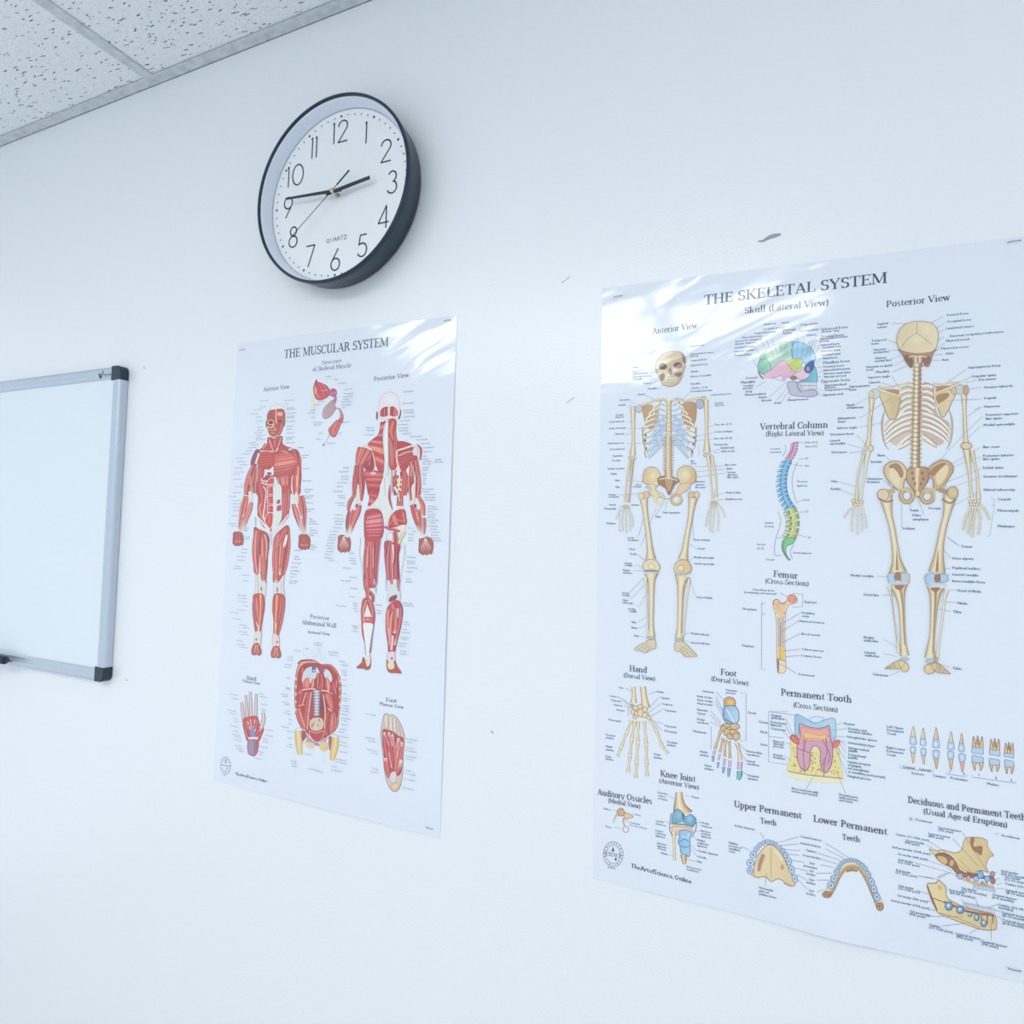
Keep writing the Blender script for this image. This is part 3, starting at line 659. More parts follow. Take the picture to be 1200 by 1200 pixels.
head(I, 'Upper Permanent', (860, 946), (939.5, 960), 7.8, wt=1.1); head(I, 'Teeth', (891, 965), (910, 968), 6.6, wt=1.1)
head(I, 'Lower Permanent', (953, 963), (1040, 979), 8, wt=1.1); head(I, 'Teeth', (987, 984), (1008, 987.5), 6.8, wt=1.1)
head(I, 'Deciduous and Permanent Teeth', (1064, 941), (1203, 962.5), 7.8, wt=1.1); head(I, '(Usual Age of Eruption)', (1082, 954), (1181, 970.5), 7, wt=1.1)
sfin(I, 'heading_lettering')
I = SI()
def sansfit(I, text, p0, p1, size, c=(42, 60, 92), bold=.07):
    a = wallpt(*p0); b = wallpt(*p1); L = sqrt((b[0] - a[0]) ** 2 + (b[1] - a[1]) ** 2); ex = ((b[0] - a[0]) / L, (b[1] - a[1]) / L)
    tot = sum(sans(ch)[2] for ch in text); sx = L / tot; x = 0; col = ink(c); I.layer()
    for ch in text:
        v, f, adv = sans(ch)
        for q in (0, bold):
            I.lift += 4e-7
            put(I, [(a[0] + ex[0] * (x + p[0] + q) * sx - ex[1] * p[1] * size, a[1] + ex[1] * (x + p[0] + q) * sx + ex[0] * p[1] * size) for p in v], f, col)
        x += adv
sansfit(I, 'TheArtofScience.Online', (738.5, 1017.5), (810, 1036.5), .0082); sfin(I, 'web_address')
def emblem(I):
    c = (120, 135, 165)
    I.line([(210 + 88 * cos(t * pi / 18), 765 + 112 * sin(t * pi / 18)) for t in range(37)], 5, c, raw=True)
    I.line([(210 + 62 * cos(t * pi / 18), 765 + 78 * sin(t * pi / 18)) for t in range(37)], 4, c, raw=True)
    for k in range(20):
        t = k * pi / 10 + .1; I.line([(210 + 66 * cos(t), 765 + 84 * sin(t)), (210 + 84 * cos(t), 765 + 106 * sin(t))], 7 if k % 3 else 11, (130, 145, 175), raw=True)
    I.fill('196,738 208,698 222,740', (42, 55, 85), smooth=False); I.fill('220,812 236,790 244,815 228,820', (42, 55, 85), smooth=False)
    head(I, 'SCIENCE', (I.o[0] + 128 / I.s, I.o[1] + 770 / I.s), (I.o[0] + 285 / I.s, I.o[1] + 798 / I.s), 34 / I.s, c=(70, 85, 120))
    I.line('160,878 232,894', 7, (120, 135, 165))
I = SI(690, 900, 7.5); emblem(I); sfin(I, 'emblem')

# ---- posterior skeleton
I = SI(1000, 360, 8)
RB = ((226, 216, 204), (192, 170, 156), (140, 108, 98))
I.fill('560,730 560,1180 470,1260 380,1290 310,1200 300,1080 400,1010 440,860 450,740', (206, 190, 180)); I.fill('645,730 645,1180 730,1260 820,1290 890,1200 900,1080 800,1010 760,860 755,740', (196, 176, 168))
for i in range(11):          # ribs behind the shoulder blades
    y = 735 + 50 * i
    for sg in (-1, 1):
        cx = 600; sx = lambda u: cx + sg * u
        if i < 5: P = [(sx(45), y), (sx(100), y - 8 + 6 * i), (sx(165), y + 14 + 14 * i)]
        elif i < 9: P = [(sx(45), y), (sx(130), y + 22), (sx(230), y + 80), (sx(318 - (i - 5) * 4), y + 175 - (i - 5) * 8)]
        else: P = [(sx(45), y + 10), (sx(110), y + 55), (sx(180), y + 120 - (i - 9) * 30)]
        I.strip(P, [30, 34, 32, 16], (-1, -.1, .45, 1), [ink((236, 232, 228)), ink((244, 240, 234)), ink((206, 188, 170)), ink((138, 104, 94))])
for sg in (-1, 1):
    I.line([(600 + sg * 300, 960), (600 + sg * 328, 1060), (600 + sg * 325, 1190), (600 + sg * 300, 1290), (600 + sg * 270, 1330)], [8, 22, 20, 14, 6], (178, 168, 152))
I.fill('440,738 425,820 445,870 405,1030 372,1050 330,1035 268,880 238,800 300,775 420,815', (216, 205, 168), (140, 112, 80), 7, c2=(196, 176, 130))
I.fill('330,820 430,840 400,960 380,1000 350,900', (200, 186, 140)); I.fill('300,770 420,770 425,815 330,800', (176, 138, 100))
I.fill('765,742 755,830 790,930 830,1025 872,1000 930,880 962,800 900,770', (205, 186, 140), (140, 112, 80), 7, c2=(220, 210, 176))
I.fill('780,830 880,800 900,830 840,880 790,900', (166, 130, 92)); I.fill('790,740 920,730 950,715 800,790', (172, 134, 96))
I.bone('228,748 330,752 430,725 545,712', [24, 16, 12, 12]); I.bone('740,712 850,722 900,705 985,712', [12, 14, 16, 24])
I.bone('235,765 330,798 440,832', [34, 24, 18]); I.bone('768,805 880,762 1010,708', [18, 24, 36])
I.line('440,735 438,830', 12, (232, 224, 200)); I.line('768,742 762,830 800,940', 10, (232, 224, 200))
I.bone('175,840 166,1010 152,1200', [62, 34, 30]); I.ell(205, 808, 48, 46, (196, 208, 212), (135, 140, 140), 5); I.ell(168, 815, 24, 36, (214, 206, 180), (140, 118, 88), 4)
I.bone('1040,820 1046,1000 1050,1200', [60, 32, 30]); I.ell(1000, 768, 44, 46, (190, 206, 214), (135, 140, 140), 5); I.ell(1058, 775, 27, 48, (196, 162, 126), (130, 92, 66), 5)
I.ell(945, 785, 26, 36, (206, 190, 145), (140, 112, 80), 4)
for i in range(27):          # spine
    t = i / 26; x = 605 - 22 * t; y = 455 + 1070 * t; w = 88 if i < 3 else 66 + 16 * t
    I.line([(x - w * .72, y + 12), (x, y + 6), (x + w * .72, y + 10)], [8, 14, 8], (150, 118, 88))
    I.line([(x - w * .70, y + 6), (x - w * .3, y + 2)], 9, (222, 212, 184)); I.line([(x + w * .70, y + 6), (x + w * .3, y + 2)], 9, (214, 200, 168))
    I.strip([(x, y - 16), (x, y + 20)], [w, w], (-1, -.6, -.1, .25, .7, 1), [ink(q) for q in ((150, 120, 88), (206, 192, 152), (236, 230, 206), (196, 170, 130), (158, 118, 86), (140, 104, 78))])
    I.line([(x - w * .5, y + 20), (x + w * .5, y + 20)], 5, (128, 92, 70)); I.ell(x - 6, y + 2, 9, 17, (240, 234, 212))
I.fill('430,392 520,402 600,430 700,412 772,388 745,440 722,520 692,556 640,500 560,500 548,566 500,520 468,450', (168, 128, 104), (120, 84, 66), 6, c2=(176, 138, 112))
I.fill('470,452 545,462 548,560 505,515', (128, 90, 74)); I.fill('655,470 720,460 712,520 670,548', (140, 100, 84))
I.fill('410,330 415,268 440,202 500,152 590,130 690,135 760,165 795,232 792,325 772,385 725,418 600,432 480,412 432,385', (214, 203, 170), (150, 132, 100), 6, c2=(226, 216, 184))
I.ell(600, 300, 110, 80, (226, 218, 190), c2=(218, 207, 176)); I.ell(690, 210, 60, 50, (230, 222, 196), c2=(222, 212, 182))
for q in ('597,132 594,240', '594,240 520,285 452,370', '594,240 660,285 735,345'): I.line(q, 5, (150, 140, 118))
for k in range(2): I.strip([(585 + 40 * k, 455), (585 + 40 * k, 520)], [34, 34], (-1, 0, 1), [ink((160, 128, 92)), ink((238, 232, 206)), ink((160, 128, 92))])
I.line('520,468 560,456 600,462 640,456 690,468', 9, (226, 220, 196))
# lower half
I.at(980, 490, 6)
I.bone('238,-20 236,60 230,150 222,205', [24, 22, 26, 50]); I.bone('905,-20 908,70 912,150 915,195', [24, 24, 30, 70])
I.bone('205,225 178,310 155,400 146,480 142,570', [26, 18, 16, 16, 28]); I.bone('230,215 212,310 200,400 182,490 172,565', [38, 22, 18, 16, 22], PALE)
I.ell(195, 240, 14, 16, (190, 206, 214), (140, 140, 130), 3); I.ell(240, 212, 20, 22, (216, 205, 172), (140, 116, 84), 4)
I.bone('955,230 975,320 992,400 996,480 1002,565', [30, 18, 18, 18, 34]); I.bone('915,200 930,320 940,400 945,480 955,560', [52, 30, 22, 18, 24]); I.ell(915, 195, 38, 24, (214, 200, 164), (140, 110, 78), 5)
for cx, sg in ((150, 1), (972, -1)):
    for dx, dy in ((-24, 0), (-4, -8), (16, -4), (-16, 16), (4, 12), (22, 12), (-28, -12), (28, -8)): I.ell(cx + dx * sg, 594 + dy, 13, 11, (222, 214, 182), (130, 104, 72), 3)
for P in ('132,618 95,640 70,672 52,705', '118,632 112,690 110,740 112,800', '143,634 146,700 148,760 150,822', '164,632 176,700 180,745 180,798', '184,625 200,690 208,735 214,772'): I.bones(P, 14, PALE)
for P in ('950,625 915,690 900,740 893,790', '963,632 945,700 935,760 928,818', '980,634 968,700 962,770 957,838', '1000,632 1012,700 1008,770 1000,822', '1012,605 1042,640 1062,670 1080,715'): I.bones(P, 17, BONE)
I.fill('345,332 390,305 445,308 485,345 505,400 478,440 468,500 440,508 390,468 350,415 334,370', (208, 190, 148), (140, 108, 76), 6, c2=(216, 204, 166))
I.fill('370,335 430,318 470,370 460,420 400,370', (160, 124, 86)); I.fill('395,350 440,400 440,480 400,450 370,390', (222, 212, 176))
I.fill('812,322 760,294 705,308 655,348 640,400 680,430 690,500 740,490 792,420 822,370', (200, 176, 132), (140, 108, 76), 6, c2=(190, 156, 112))
I.fill('650,385 700,335 770,315 720,370 680,410', (156, 118, 80)); I.fill('700,400 770,330 790,360 760,430 715,470', (222, 210, 170))
I.fill('505,362 560,350 640,350 648,430 605,500 572,556 545,505 498,440', (190, 158, 120), (130, 94, 68), 6, c2=(170, 132, 98))
I.strip('570,350 568,430 568,540', [44, 30, 14], (-1, 0, 1), [ink((190, 160, 120)), ink((232, 224, 196)), ink((190, 160, 120))])
for dx, dy in ((-36, 20), (-30, 60), (-18, 95), (34, 20), (40, 62), (26, 98)): I.ell(570 + dx, 365 + dy, 8, 12, (130, 92, 66))
for cx, cy in ((497, 545), (640, 548)):
    I.line([(cx + 42 * cos(t * pi / 9), cy + 44 * sin(t * pi / 9)) for t in range(19)], 26, (196, 172, 126)); I.line([(cx + 54 * cos(t * pi / 9), cy + 56 * sin(t * pi / 9)) for t in range(1, 12)], 5, (140, 104, 72)); I.line([(cx + 30 * cos(t * pi / 9), cy + 32 * sin(t * pi / 9)) for t in range(19)], 4, (140, 104, 72))
I.line('440,505 480,500 520,520', 16, (206, 186, 140)); I.line('700,500 660,505 625,525', 16, (206, 186, 140)); I.ell(572, 530, 16, 24, (218, 206, 168), (150, 118, 84), 4)
I.bone('348,545 368,670 390,760 410,880 425,1000 434,1085', [96, 52, 44, 44, 64, 128]); I.bone('800,545 778,670 755,760 735,860 722,960 708,1085', [96, 54, 48, 50, 66, 120])
I.line('425,930 428,1070', [4, 22], (170, 130, 88)); I.line('716,930 708,1080', [4, 24], (160, 120, 80))
I.ell(330, 540, 40, 42, (214, 200, 164), (140, 110, 78), 5); I.line('300,565 350,588 398,578', 12, (150, 112, 78)); I.line('365,520 410,505', 30, (190, 164, 120)); I.ell(818, 525, 38, 44, (210, 194, 156), (140, 110, 78), 5, c2=(196, 176, 134)); I.line('745,570 800,598 840,570', 12, (150, 112, 78)); I.line('775,520 725,500', 32, (170, 134, 94))
I.line('368,458 395,480', 12, (170, 195, 215)); I.line('775,470 745,490', 12, (170, 195, 215))
I.at(1020, 660, 8.571)
for x0, sg in ((275, 1), (660, 1)):
    pass
I.fill('180,110 250,100 250,150 240,205 195,205 178,160', (168, 200, 230), (120, 130, 140), 5); I.fill('305,105 385,110 388,170 380,205 310,180', (168, 200, 228), (120, 130, 140), 5, c2=(196, 196, 180)); I.fill('250,95 300,95 305,165 240,160', (150, 112, 76)); I.line('190,212 290,190 380,212', 12, (212, 220, 222))
I.fill('555,120 640,110 640,200 565,208', (150, 196, 232), (120, 130, 140), 5, c2=(176, 208, 236)); I.fill('705,115 768,120 772,175 700,190', (160, 200, 230), (120, 130, 140), 5); I.fill('645,120 700,115 700,185 645,180', (146, 104, 72)); I.line('555,232 650,200 765,225', 14, (190, 212, 224))
I.bone('282,225 292,290 308,400 318,520 326,700 335,840 345,930', [200, 120, 72, 58, 52, 66, 92]); I.strip('300,250 325,420 335,640 345,820', [30, 22, 20, 14], (-1, 0, 1), [ink((200, 180, 134)), ink((146, 104, 66)), ink((200, 180, 134))]); I.fill('240,225 340,222 290,275', (150, 104, 74))
I.bone('190,235 205,300 225,450 248,620 268,760 285,900', [44, 22, 15, 15, 18, 34], PALE); I.line('205,260 230,500 268,800', 4, (110, 96, 80))
I.bone('655,245 650,300 640,430 632,560 622,720 605,850 598,950', [190, 120, 76, 62, 54, 76, 110]); I.strip('655,280 652,420 640,620 630,900', [40, 28, 22, 22], (-1, 0, 1), [ink((200, 180, 134)), ink((150, 108, 68)), ink((200, 180, 134))]); I.fill('600,250 700,245 655,290', (150, 104, 74))
I.bone('765,270 742,360 730,480 712,640 690,780 668,960', [46, 26, 22, 20, 20, 32], PALE)
I.ell(345, 965, 40, 14, (176, 196, 208), (130, 130, 120), 4); I.fill('300,975 240,1000 160,1048 150,1062 210,1060 300,1055 345,1010', (206, 188, 146), (140, 110, 78), 5); I.ell(345, 1045, 40, 46, (216, 200, 158), (140, 108, 76), 6); I.ell(315, 1010, 26, 34, (214, 202, 164), (150, 120, 88), 4); I.line('240,1010 250,1050', 5, (140, 104, 72)); I.line('165,1052 240,1035', 6, (120, 92, 68))
I.ell(595, 985, 44, 16, (176, 196, 206), (130, 130, 120), 4); I.fill('650,1000 700,1025 790,1095 800,1112 740,1105 650,1085', (200, 176, 134), (130, 98, 68), 5); I.ell(590, 1065, 50, 48, (216, 200, 156), (140, 108, 76), 6); I.ell(640, 1035, 30, 38, (206, 184, 140), (140, 108, 76), 5); I.line('700,1030 690,1085', 5, (130, 96, 68)); I.line('740,1062 732,1100', 4, (130, 96, 68)); I.ell(660, 970, 14, 34, (190, 160, 120), (130, 98, 70), 4)
sfin(I, 'posterior_skeleton_drawing')

# ---- anterior skeleton
I = SI(700, 400, 8)
I.fill('415,612 470,588 560,620 575,690 560,770 500,832 445,765 425,690', (184, 152, 116), c2=(196, 168, 130)); I.fill('788,592 870,560 925,590 922,740 860,822 795,735', (186, 152, 112), c2=(172, 138, 100))
for i in range(10):
    y = 560 + 46 * i
    for sg in (-1, 1):
        X = lambda u: 668 + sg * u; wd = [95, 140, 175, 205, 225, 240, 248, 246, 236, 205][i]
        P = [(X(35), y), (X(wd * .6), y - 34 + 4 * i), (X(wd), y + 14 + 3 * i), (X(wd * .96), y + 62 + 3 * i)]
        if i > 0: I.strip([P[0], P[1]] if i < 3 else [P[0], P[1]], [16, 16], (-1, 0, 1), [ink((150, 175, 205)), ink((186, 210, 235)), ink((130, 160, 195))])
        I.strip(P[1:], [18, 22, 14], (-1, 0, .6, 1), [ink((246, 242, 234)), ink((232, 224, 204)), ink((176, 148, 120)), ink((140, 108, 84))])
for k, P in enumerate(('640,690 590,745 530,800', '640,760 580,820 505,890', '640,810 560,885 470,970', '638,870 560,950 480,1030', '632,930 560,1010 475,1092')): I.strip(P, [24, 30, 26], (-1, 0, 1), [ink((130, 165, 205)), ink((205, 224, 242)), ink((120, 150, 190))])
for k, P in enumerate(('700,690 760,745 800,790', '700,760 770,815 850,880', '702,810 780,880 860,960', '705,870 780,950 860,1030', '705,930 780,1010 852,1094')): I.strip(P, [24, 30, 26], (-1, 0, 1), [ink((130, 165, 205)), ink((200, 220, 240)), ink((120, 150, 190))])
for P in ('455,1090 440,1040 460,1010', '880,1085 892,1035 870,1010', '418,800 425,900 440,980', '925,800 922,900 905,980'): I.line(P, 8, (150, 120, 96))
for q in ((450, 880), (446, 930), (452, 1000), (905, 900), (898, 960), (888, 1030)): I.ell(q[0], q[1], 10, 14, (110, 100, 110))
for i in range(14):
    y = 900 + 23 * i; I.line([(610, y + 10), (640, y)], 7, (165, 140, 112)); I.line([(716, y + 10), (690, y)], 7, (165, 140, 112)); I.strip([(664, y - 11), (664, y + 12)], [62, 62], (-1, -.4, .2, 1), [ink((150, 124, 92)), ink((224, 214, 184)), ink((216, 202, 164)), ink((150, 118, 84))]); I.line([(634, y + 12), (694, y + 12)], 4, (140, 112, 84))
I.strip('668,552 668,600 668,700 668,860 668,895', [66, 44, 48, 52, 20], (-1, -.4, .3, 1), [ink((160, 136, 96)), ink((226, 216, 178)), ink((220, 208, 166)), ink((150, 120, 84))])
for y in range(600, 880, 40): I.line([(646, y), (690, y)], 4, (160, 136, 100))
I.line('640,560 590,545 555,570', 10, (206, 196, 170)); I.line('700,556 760,530 800,545', 10, (206, 196, 170))
I.bone('648,548 560,545 470,580 370,612', [20, 16, 18, 24]); I.bone('700,545 800,556 900,540 1005,525', [20, 16, 18, 30])
I.ell(385, 630, 34, 34, (185, 196, 208), (130, 130, 130), 4); I.ell(960, 585, 36, 46, (168, 178, 205), (120, 120, 130), 4); I.ell(1000, 535, 18, 24, (214, 200, 150), (140, 110, 70), 4)
I.bone('330,612 334,800 334,930 328,1070', [48, 32, 28, 60]); I.bone('1018,545 1022,720 1024,880 1026,1040', [44, 36, 30, 74]); I.ell(325, 1095, 36, 16, (190, 196, 206), (130, 120, 110), 4); I.ell(1028, 1065, 40, 16, (190, 200, 212), (130, 120, 110), 4)
# skull
I.fill('545,222 556,180 590,135 640,105 700,90 775,96 818,140 826,200 808,270 790,330 760,385 700,418 640,414 600,385 578,325 550,282', (212, 203, 178), (150, 134, 108), 6, c2=(190, 170, 138))
I.fill('780,110 818,145 822,215 800,190 790,140', (140, 112, 90)); I.ell(612, 232, 42, 34, (84, 76, 80), (200, 190, 160), 7); I.ell(755, 222, 48, 35, (110, 80, 78), (205, 195, 165), 7)
I.fill('665,290 672,255 690,255 705,290 690,310 678,310', (92, 78, 78)); I.line('570,280 620,268 640,290', 12, (226, 218, 190)); I.line('720,290 770,268 800,262', 12, (210, 196, 165)); I.fill('585,310 625,300 630,340 605,375 590,350', (130, 108, 88)); I.fill('720,300 790,290 770,330 735,320', (130, 104, 86))
for k in range(8): I.ell(640 + 14 * k, 345, 7, 11, (240, 238, 228), (150, 140, 130), 2); I.ell(642 + 13 * k, 368, 6, 10, (240, 238, 228), (150, 140, 130), 2)
# lower half
I.at(710, 520, 8)
I.bone('224,150 205,260 192,350 182,450 178,545', [22, 16, 14, 14, 26]); I.bone('245,152 236,300 224,420 212,550', [34, 22, 18, 22], DBONE)
I.bone('958,112 975,260 984,350 992,440 1000,520', [34, 20, 16, 16, 22]); I.bone('992,112 1020,260 1034,350 1034,430 1030,505', [30, 18, 16, 18, 32])
for cx, cy, sg in ((185, 590, 1), (1010, 550, -1)):
    for dx, dy in ((-26, 0), (-6, -8), (16, -4), (-16, 14), (4, 12), (24, 10)): I.ell(cx + dx * sg, cy + dy, 12, 10, (214, 204, 170), (130, 108, 80), 3)
for P in ('160,600 125,630 105,665 92,708', '158,625 146,700 148,760 156,815', '178,628 182,700 186,770 192,842', '202,622 218,700 224,760 222,820', '212,612 238,670 248,720 254,778'): I.bones(P, 15, PALE)
for P in ('985,575 955,640 942,710 935,778', '998,580 975,660 970,740 975,822', '1018,580 1008,680 1002,760 1000,842', '1038,578 1050,660 1052,740 1046,826', '1048,568 1080,600 1100,640 1120,695'): I.bones(P, 15, PALE)
I.fill('345,330 358,255 415,218 475,235 505,300 480,400 400,380 348,362', (208, 184, 140), (150, 118, 84), 6, c2=(226, 214, 176)); I.ell(440, 300, 48, 60, (230, 220, 186), c2=(216, 198, 152))
I.fill('672,250 740,205 815,228 846,305 815,370 720,392 680,330', (214, 210, 176), (150, 124, 90), 6, c2=(204, 172, 124)); I.ell(745, 290, 50, 62, (228, 222, 192), c2=(214, 200, 160))
I.fill('490,320 560,300 640,315 680,350 640,390 590,480 560,420 490,370', (150, 112, 80), (120, 88, 64), 5); I.strip('585,250 585,340', [74, 66], (-1, 0, 1), [ink((140, 110, 80)), ink((226, 214, 178)), ink((150, 118, 84))]); I.fill('555,330 625,330 600,430 580,440', (184, 152, 112)); I.line('500,335 560,322 620,328 670,345', 10, (226, 210, 170))
I.fill('400,380 460,385 470,440 540,480 520,500 440,490 395,420', (222, 210, 170), (160, 132, 98), 4); I.fill('690,385 790,370 760,430 700,470 640,490 610,480 660,450', (222, 196, 156), (160, 126, 92), 4)
I.line([(498 + 40 * cos(t * pi / 9), 525 + 40 * sin(t * pi / 9)) for t in range(19)], 24, (224, 214, 178)); I.line([(658 + 46 * cos(t * pi / 9), 522 + 44 * sin(t * pi / 9)) for t in range(19)], 24, (206, 182, 132)); I.line([(658 + 58 * cos(t * pi / 9), 522 + 56 * sin(t * pi / 9)) for t in range(10)], 4, (150, 116, 80)); I.line('480,470 575,520 680,465', 4, (100, 100, 110))
I.line('365,410 400,400 430,440', 16, (165, 190, 210)); I.line('735,450 790,405', 22, (165, 190, 215))
I.bone('352,520 362,600 376,700 396,850 412,1000 420,1085', [78, 52, 46, 48, 62, 100]); I.bone('815,510 800,620 786,720 760,860 738,1000 722,1085', [84, 56, 46, 48, 62, 100])
I.ell(375, 478, 34, 32, (216, 190, 150), (150, 120, 90), 4); I.ell(328, 490, 26, 30, (220, 212, 184), (150, 130, 100), 4); I.ell(800, 478, 34, 30, (206, 184, 140), (140, 112, 80), 4); I.ell(852, 478, 22, 34, (214, 200, 160), (140, 112, 80), 4)
I.at(720, 640, 8.571)
I.fill('300,160 360,130 420,150 455,205 440,245 380,240 300,240 285,205', (220, 210, 176), (150, 124, 90), 6); I.fill('600,200 640,150 720,140 768,200 760,260 680,275 610,262', (216, 206, 170), (150, 124, 90), 6, c2=(214, 182, 132)); I.ell(665, 222, 34, 34, (222, 212, 176), (140, 110, 76), 5); I.ell(370, 205, 30, 28, (228, 220, 190), (170, 146, 110), 4)
I.line('295,255 370,250 440,258', 12, (110, 150, 175)); I.line('605,272 690,285 765,272', 12, (170, 200, 210))
I.bone('368,275 370,340 370,460 370,620 368,800 368,910', [150, 80, 58, 50, 46, 84]); I.bone('310,320 312,420 322,600 330,780 336,900', [40, 18, 14, 14, 26], PALE)
I.bone('682,300 672,360 664,500 658,680 652,820 652,925', [160, 96, 60, 52, 50, 90]); I.bone('752,330 738,420 718,600 700,780 690,900', [34, 20, 18, 16, 24], PALE); I.line('690,400 680,640 672,880', 10, (190, 146, 96))
I.ell(368, 925, 40, 16, (170, 186, 190), (120, 124, 120), 4); I.fill('330,950 405,945 412,1025 360,1040 310,1072 250,1050 198,1042 250,995 320,965', (208, 200, 174), (140, 122, 98), 5)
for P in ('330,985 230,1040', '345,1000 270,1055', '360,1010 310,1068'): I.line(P, 5, (150, 132, 108))
I.ell(652, 945, 44, 16, (176, 190, 190), (120, 124, 120), 4); I.fill('612,965 690,965 740,1010 826,1100 790,1108 715,1112 660,1060 610,1045', (208, 200, 174), (140, 122, 98), 5)
for P in ('680,1000 800,1098', '665,1010 755,1102', '650,1020 715,1102'): I.line(P, 5, (150, 132, 108))
sfin(I, 'anterior_skeleton_drawing')

# ---- skull from the side
I = SI(860, 360, 8)
E_ = (110, 140, 150)
I.fill('240,492 268,430 320,380 400,335 480,320 562,320 552,400 542,540 480,500 450,510 400,530 350,585 300,520', (176, 220, 206), (120, 165, 165), 5, c2=(160, 205, 190))
I.fill('222,570 228,520 245,488 300,478 350,560 330,610 290,630 240,610', (106, 186, 160), (90, 140, 140), 5, c2=(150, 205, 190)); I.fill('300,400 400,350 420,420 330,470', (205, 232, 226)); 
I.fill('562,320 640,330 710,368 750,415 768,480 740,520 690,545 650,510 600,480 548,480 545,400', (134, 192, 236), (80, 120, 160), 5, c2=(150, 205, 240))
I.fill('350,582 400,530 450,500 500,512 540,580 600,612 540,650 470,655 440,640 360,660 300,655 285,625', (226, 184, 220), (160, 130, 170), 5, c2=(222, 176, 205))
I.fill('488,510 560,482 615,478 645,500 625,560 560,602 530,560', (188, 206, 104), (130, 140, 80), 5)
I.fill('540,645 620,590 650,560 700,610 705,650 640,680 600,665', (226, 200, 220), (130, 120, 150), 5)
I.fill('612,702 650,680 700,655 735,560 765,560 778,620 772,705', (84, 172, 200), (60, 110, 150), 5, c2=(120, 190, 215))
I.fill('660,575 690,525 745,495 750,560 715,605 680,610', (44, 92, 150), (50, 70, 110), 5); I.ell(695, 575, 20, 26, (150, 150, 205), (60, 70, 120), 4)
I.ell(560, 660, 34, 22, (150, 112, 100)); I.line('222,590 248,640 280,668', [6, 14, 10], (140, 90, 80)); I.ell(470, 665, 22, 26, (206, 180, 206)); I.line('290,655 380,668 470,690', 8, (205, 185, 200))
I.fill('505,700 600,700 605,740 640,780 740,772 782,790 776,825 700,838 560,825 520,795', (190, 190, 214), (110, 110, 150), 6, c2=(176, 186, 216)); I.fill('612,700 776,700 776,765 640,765', (226, 232, 240), (110, 120, 150), 4, smooth=False)
for k in range(9): I.line([(625 + 18 * k, 702), (627 + 18 * k, 762)], 3.5, (100, 110, 145))
I.line('612,732 776,732', 4, (100, 110, 145)); I.line('590,700 600,760 640,800', 6, (120, 120, 160))
I.line('500,335 470,380 480,450', 4, (110, 150, 150)); I.line('562,322 540,400 560,480', 4, (70, 100, 130))
for k in range(9): I.line([(300 + 60 * k, 285 + 3 * abs(k - 4)), (380 + 42 * k, 470)], 2.5, (110, 130, 150))
for k in range(5): I.line([(740 - 12 * k + 30, 300 + 18 * k), (620 + 22 * k, 420 + 20 * k)], 2.5, (110, 130, 150))
for P in ('490,700 330,840', '500,750 400,870', '510,790 440,895', '530,830 500,880', '300,690 200,750', '215,560 180,480', '235,440 200,370', '290,370 260,320', '760,440 810,340', '765,470 815,400', '770,520 820,470', '775,565 820,560', '775,620 830,600', '775,650 830,650', '770,760 840,780', '770,800 820,820', '690,345 790,260', '560,310 600,240', '590,300 620,170'): I.line(P, 2.5, (125, 142, 165), raw=True)
sfin(I, 'skull_drawing')

# ---- vertebral column
I = SI(870, 490, 6.667)
def colpart(pts, n, w, c, d, spl, spd):
    P = resample(crom(nums(pts), False, 8), n)
    for i, p in enumerate(P):
        a = P[max(0, i - 1)]; b = P[min(n - 1, i + 1)]; tx, ty = b[0] - a[0], b[1] - a[1]; l = sqrt(tx * tx + ty * ty); tx /= l; ty /= l; nx, ny = -ty, tx; st_ = l / (2 if 0 < i < n - 1 else 1)
        for q in (-.15, .3): I.line([(p[0] + nx * w * .2 + tx * st_ * q, p[1] + ny * w * .2 + ty * st_ * q), (p[0] + nx * spl + tx * (spd + st_ * q), p[1] + ny * spl + ty * (spd + st_ * q) + spd)], [w * .34, w * .12], mixc(c, d, .3 if q < 0 else .65))
        I.strip([(p[0] - tx * st_ * .42, p[1] - ty * st_ * .42), (p[0] + tx * st_ * .42, p[1] + ty * st_ * .42)], [w, w], (-1, -.3, .5, 1), [ink(mixc(c, (255, 255, 255), .35)), ink(c), ink(mixc(c, d, .5)), ink(d)])
        I.ell(p[0] + nx * w * .55, p[1] + ny * w * .55, w * .16, w * .16, d)
colpart('420,192 415,240 398,285 372,322', 7, 34, (214, 150, 195), (140, 80, 130), 46, 8)
colpart('362,345 338,400 326,470 326,540 340,610 364,660 388,698', 12, 46, (96, 184, 232), (30, 105, 165), 62, 10)
colpart('395,722 412,770 416,830 408,880 392,925', 5, 62, (188, 206, 112), (110, 130, 80), 80, 2)
I.fill('345,938 400,935 398,975 345,1000 338,1040 350,1080 372,1102 360,1108 325,1060 308,1010 315,960', (120, 196, 132), (70, 120, 90), 5); I.line('325,960 320,1030 350,1090', 8, (70, 140, 100))
I.line('332,205 338,250 312,298', 3); I.line('430,345 395,430 390,540 428,670', 3); I.line('275,735 298,780 290,850 262,935 250,1065 300,1070', 3); I.line('400,990 375,1040 390,1100', 3)
leads(I, '440,190 480,192|440,318 478,318|395,362 475,372|430,655 470,640|430,735 490,732|410,905 500,930|265,935 340,935', 3)
sfin(I, 'vertebral_column_drawing')

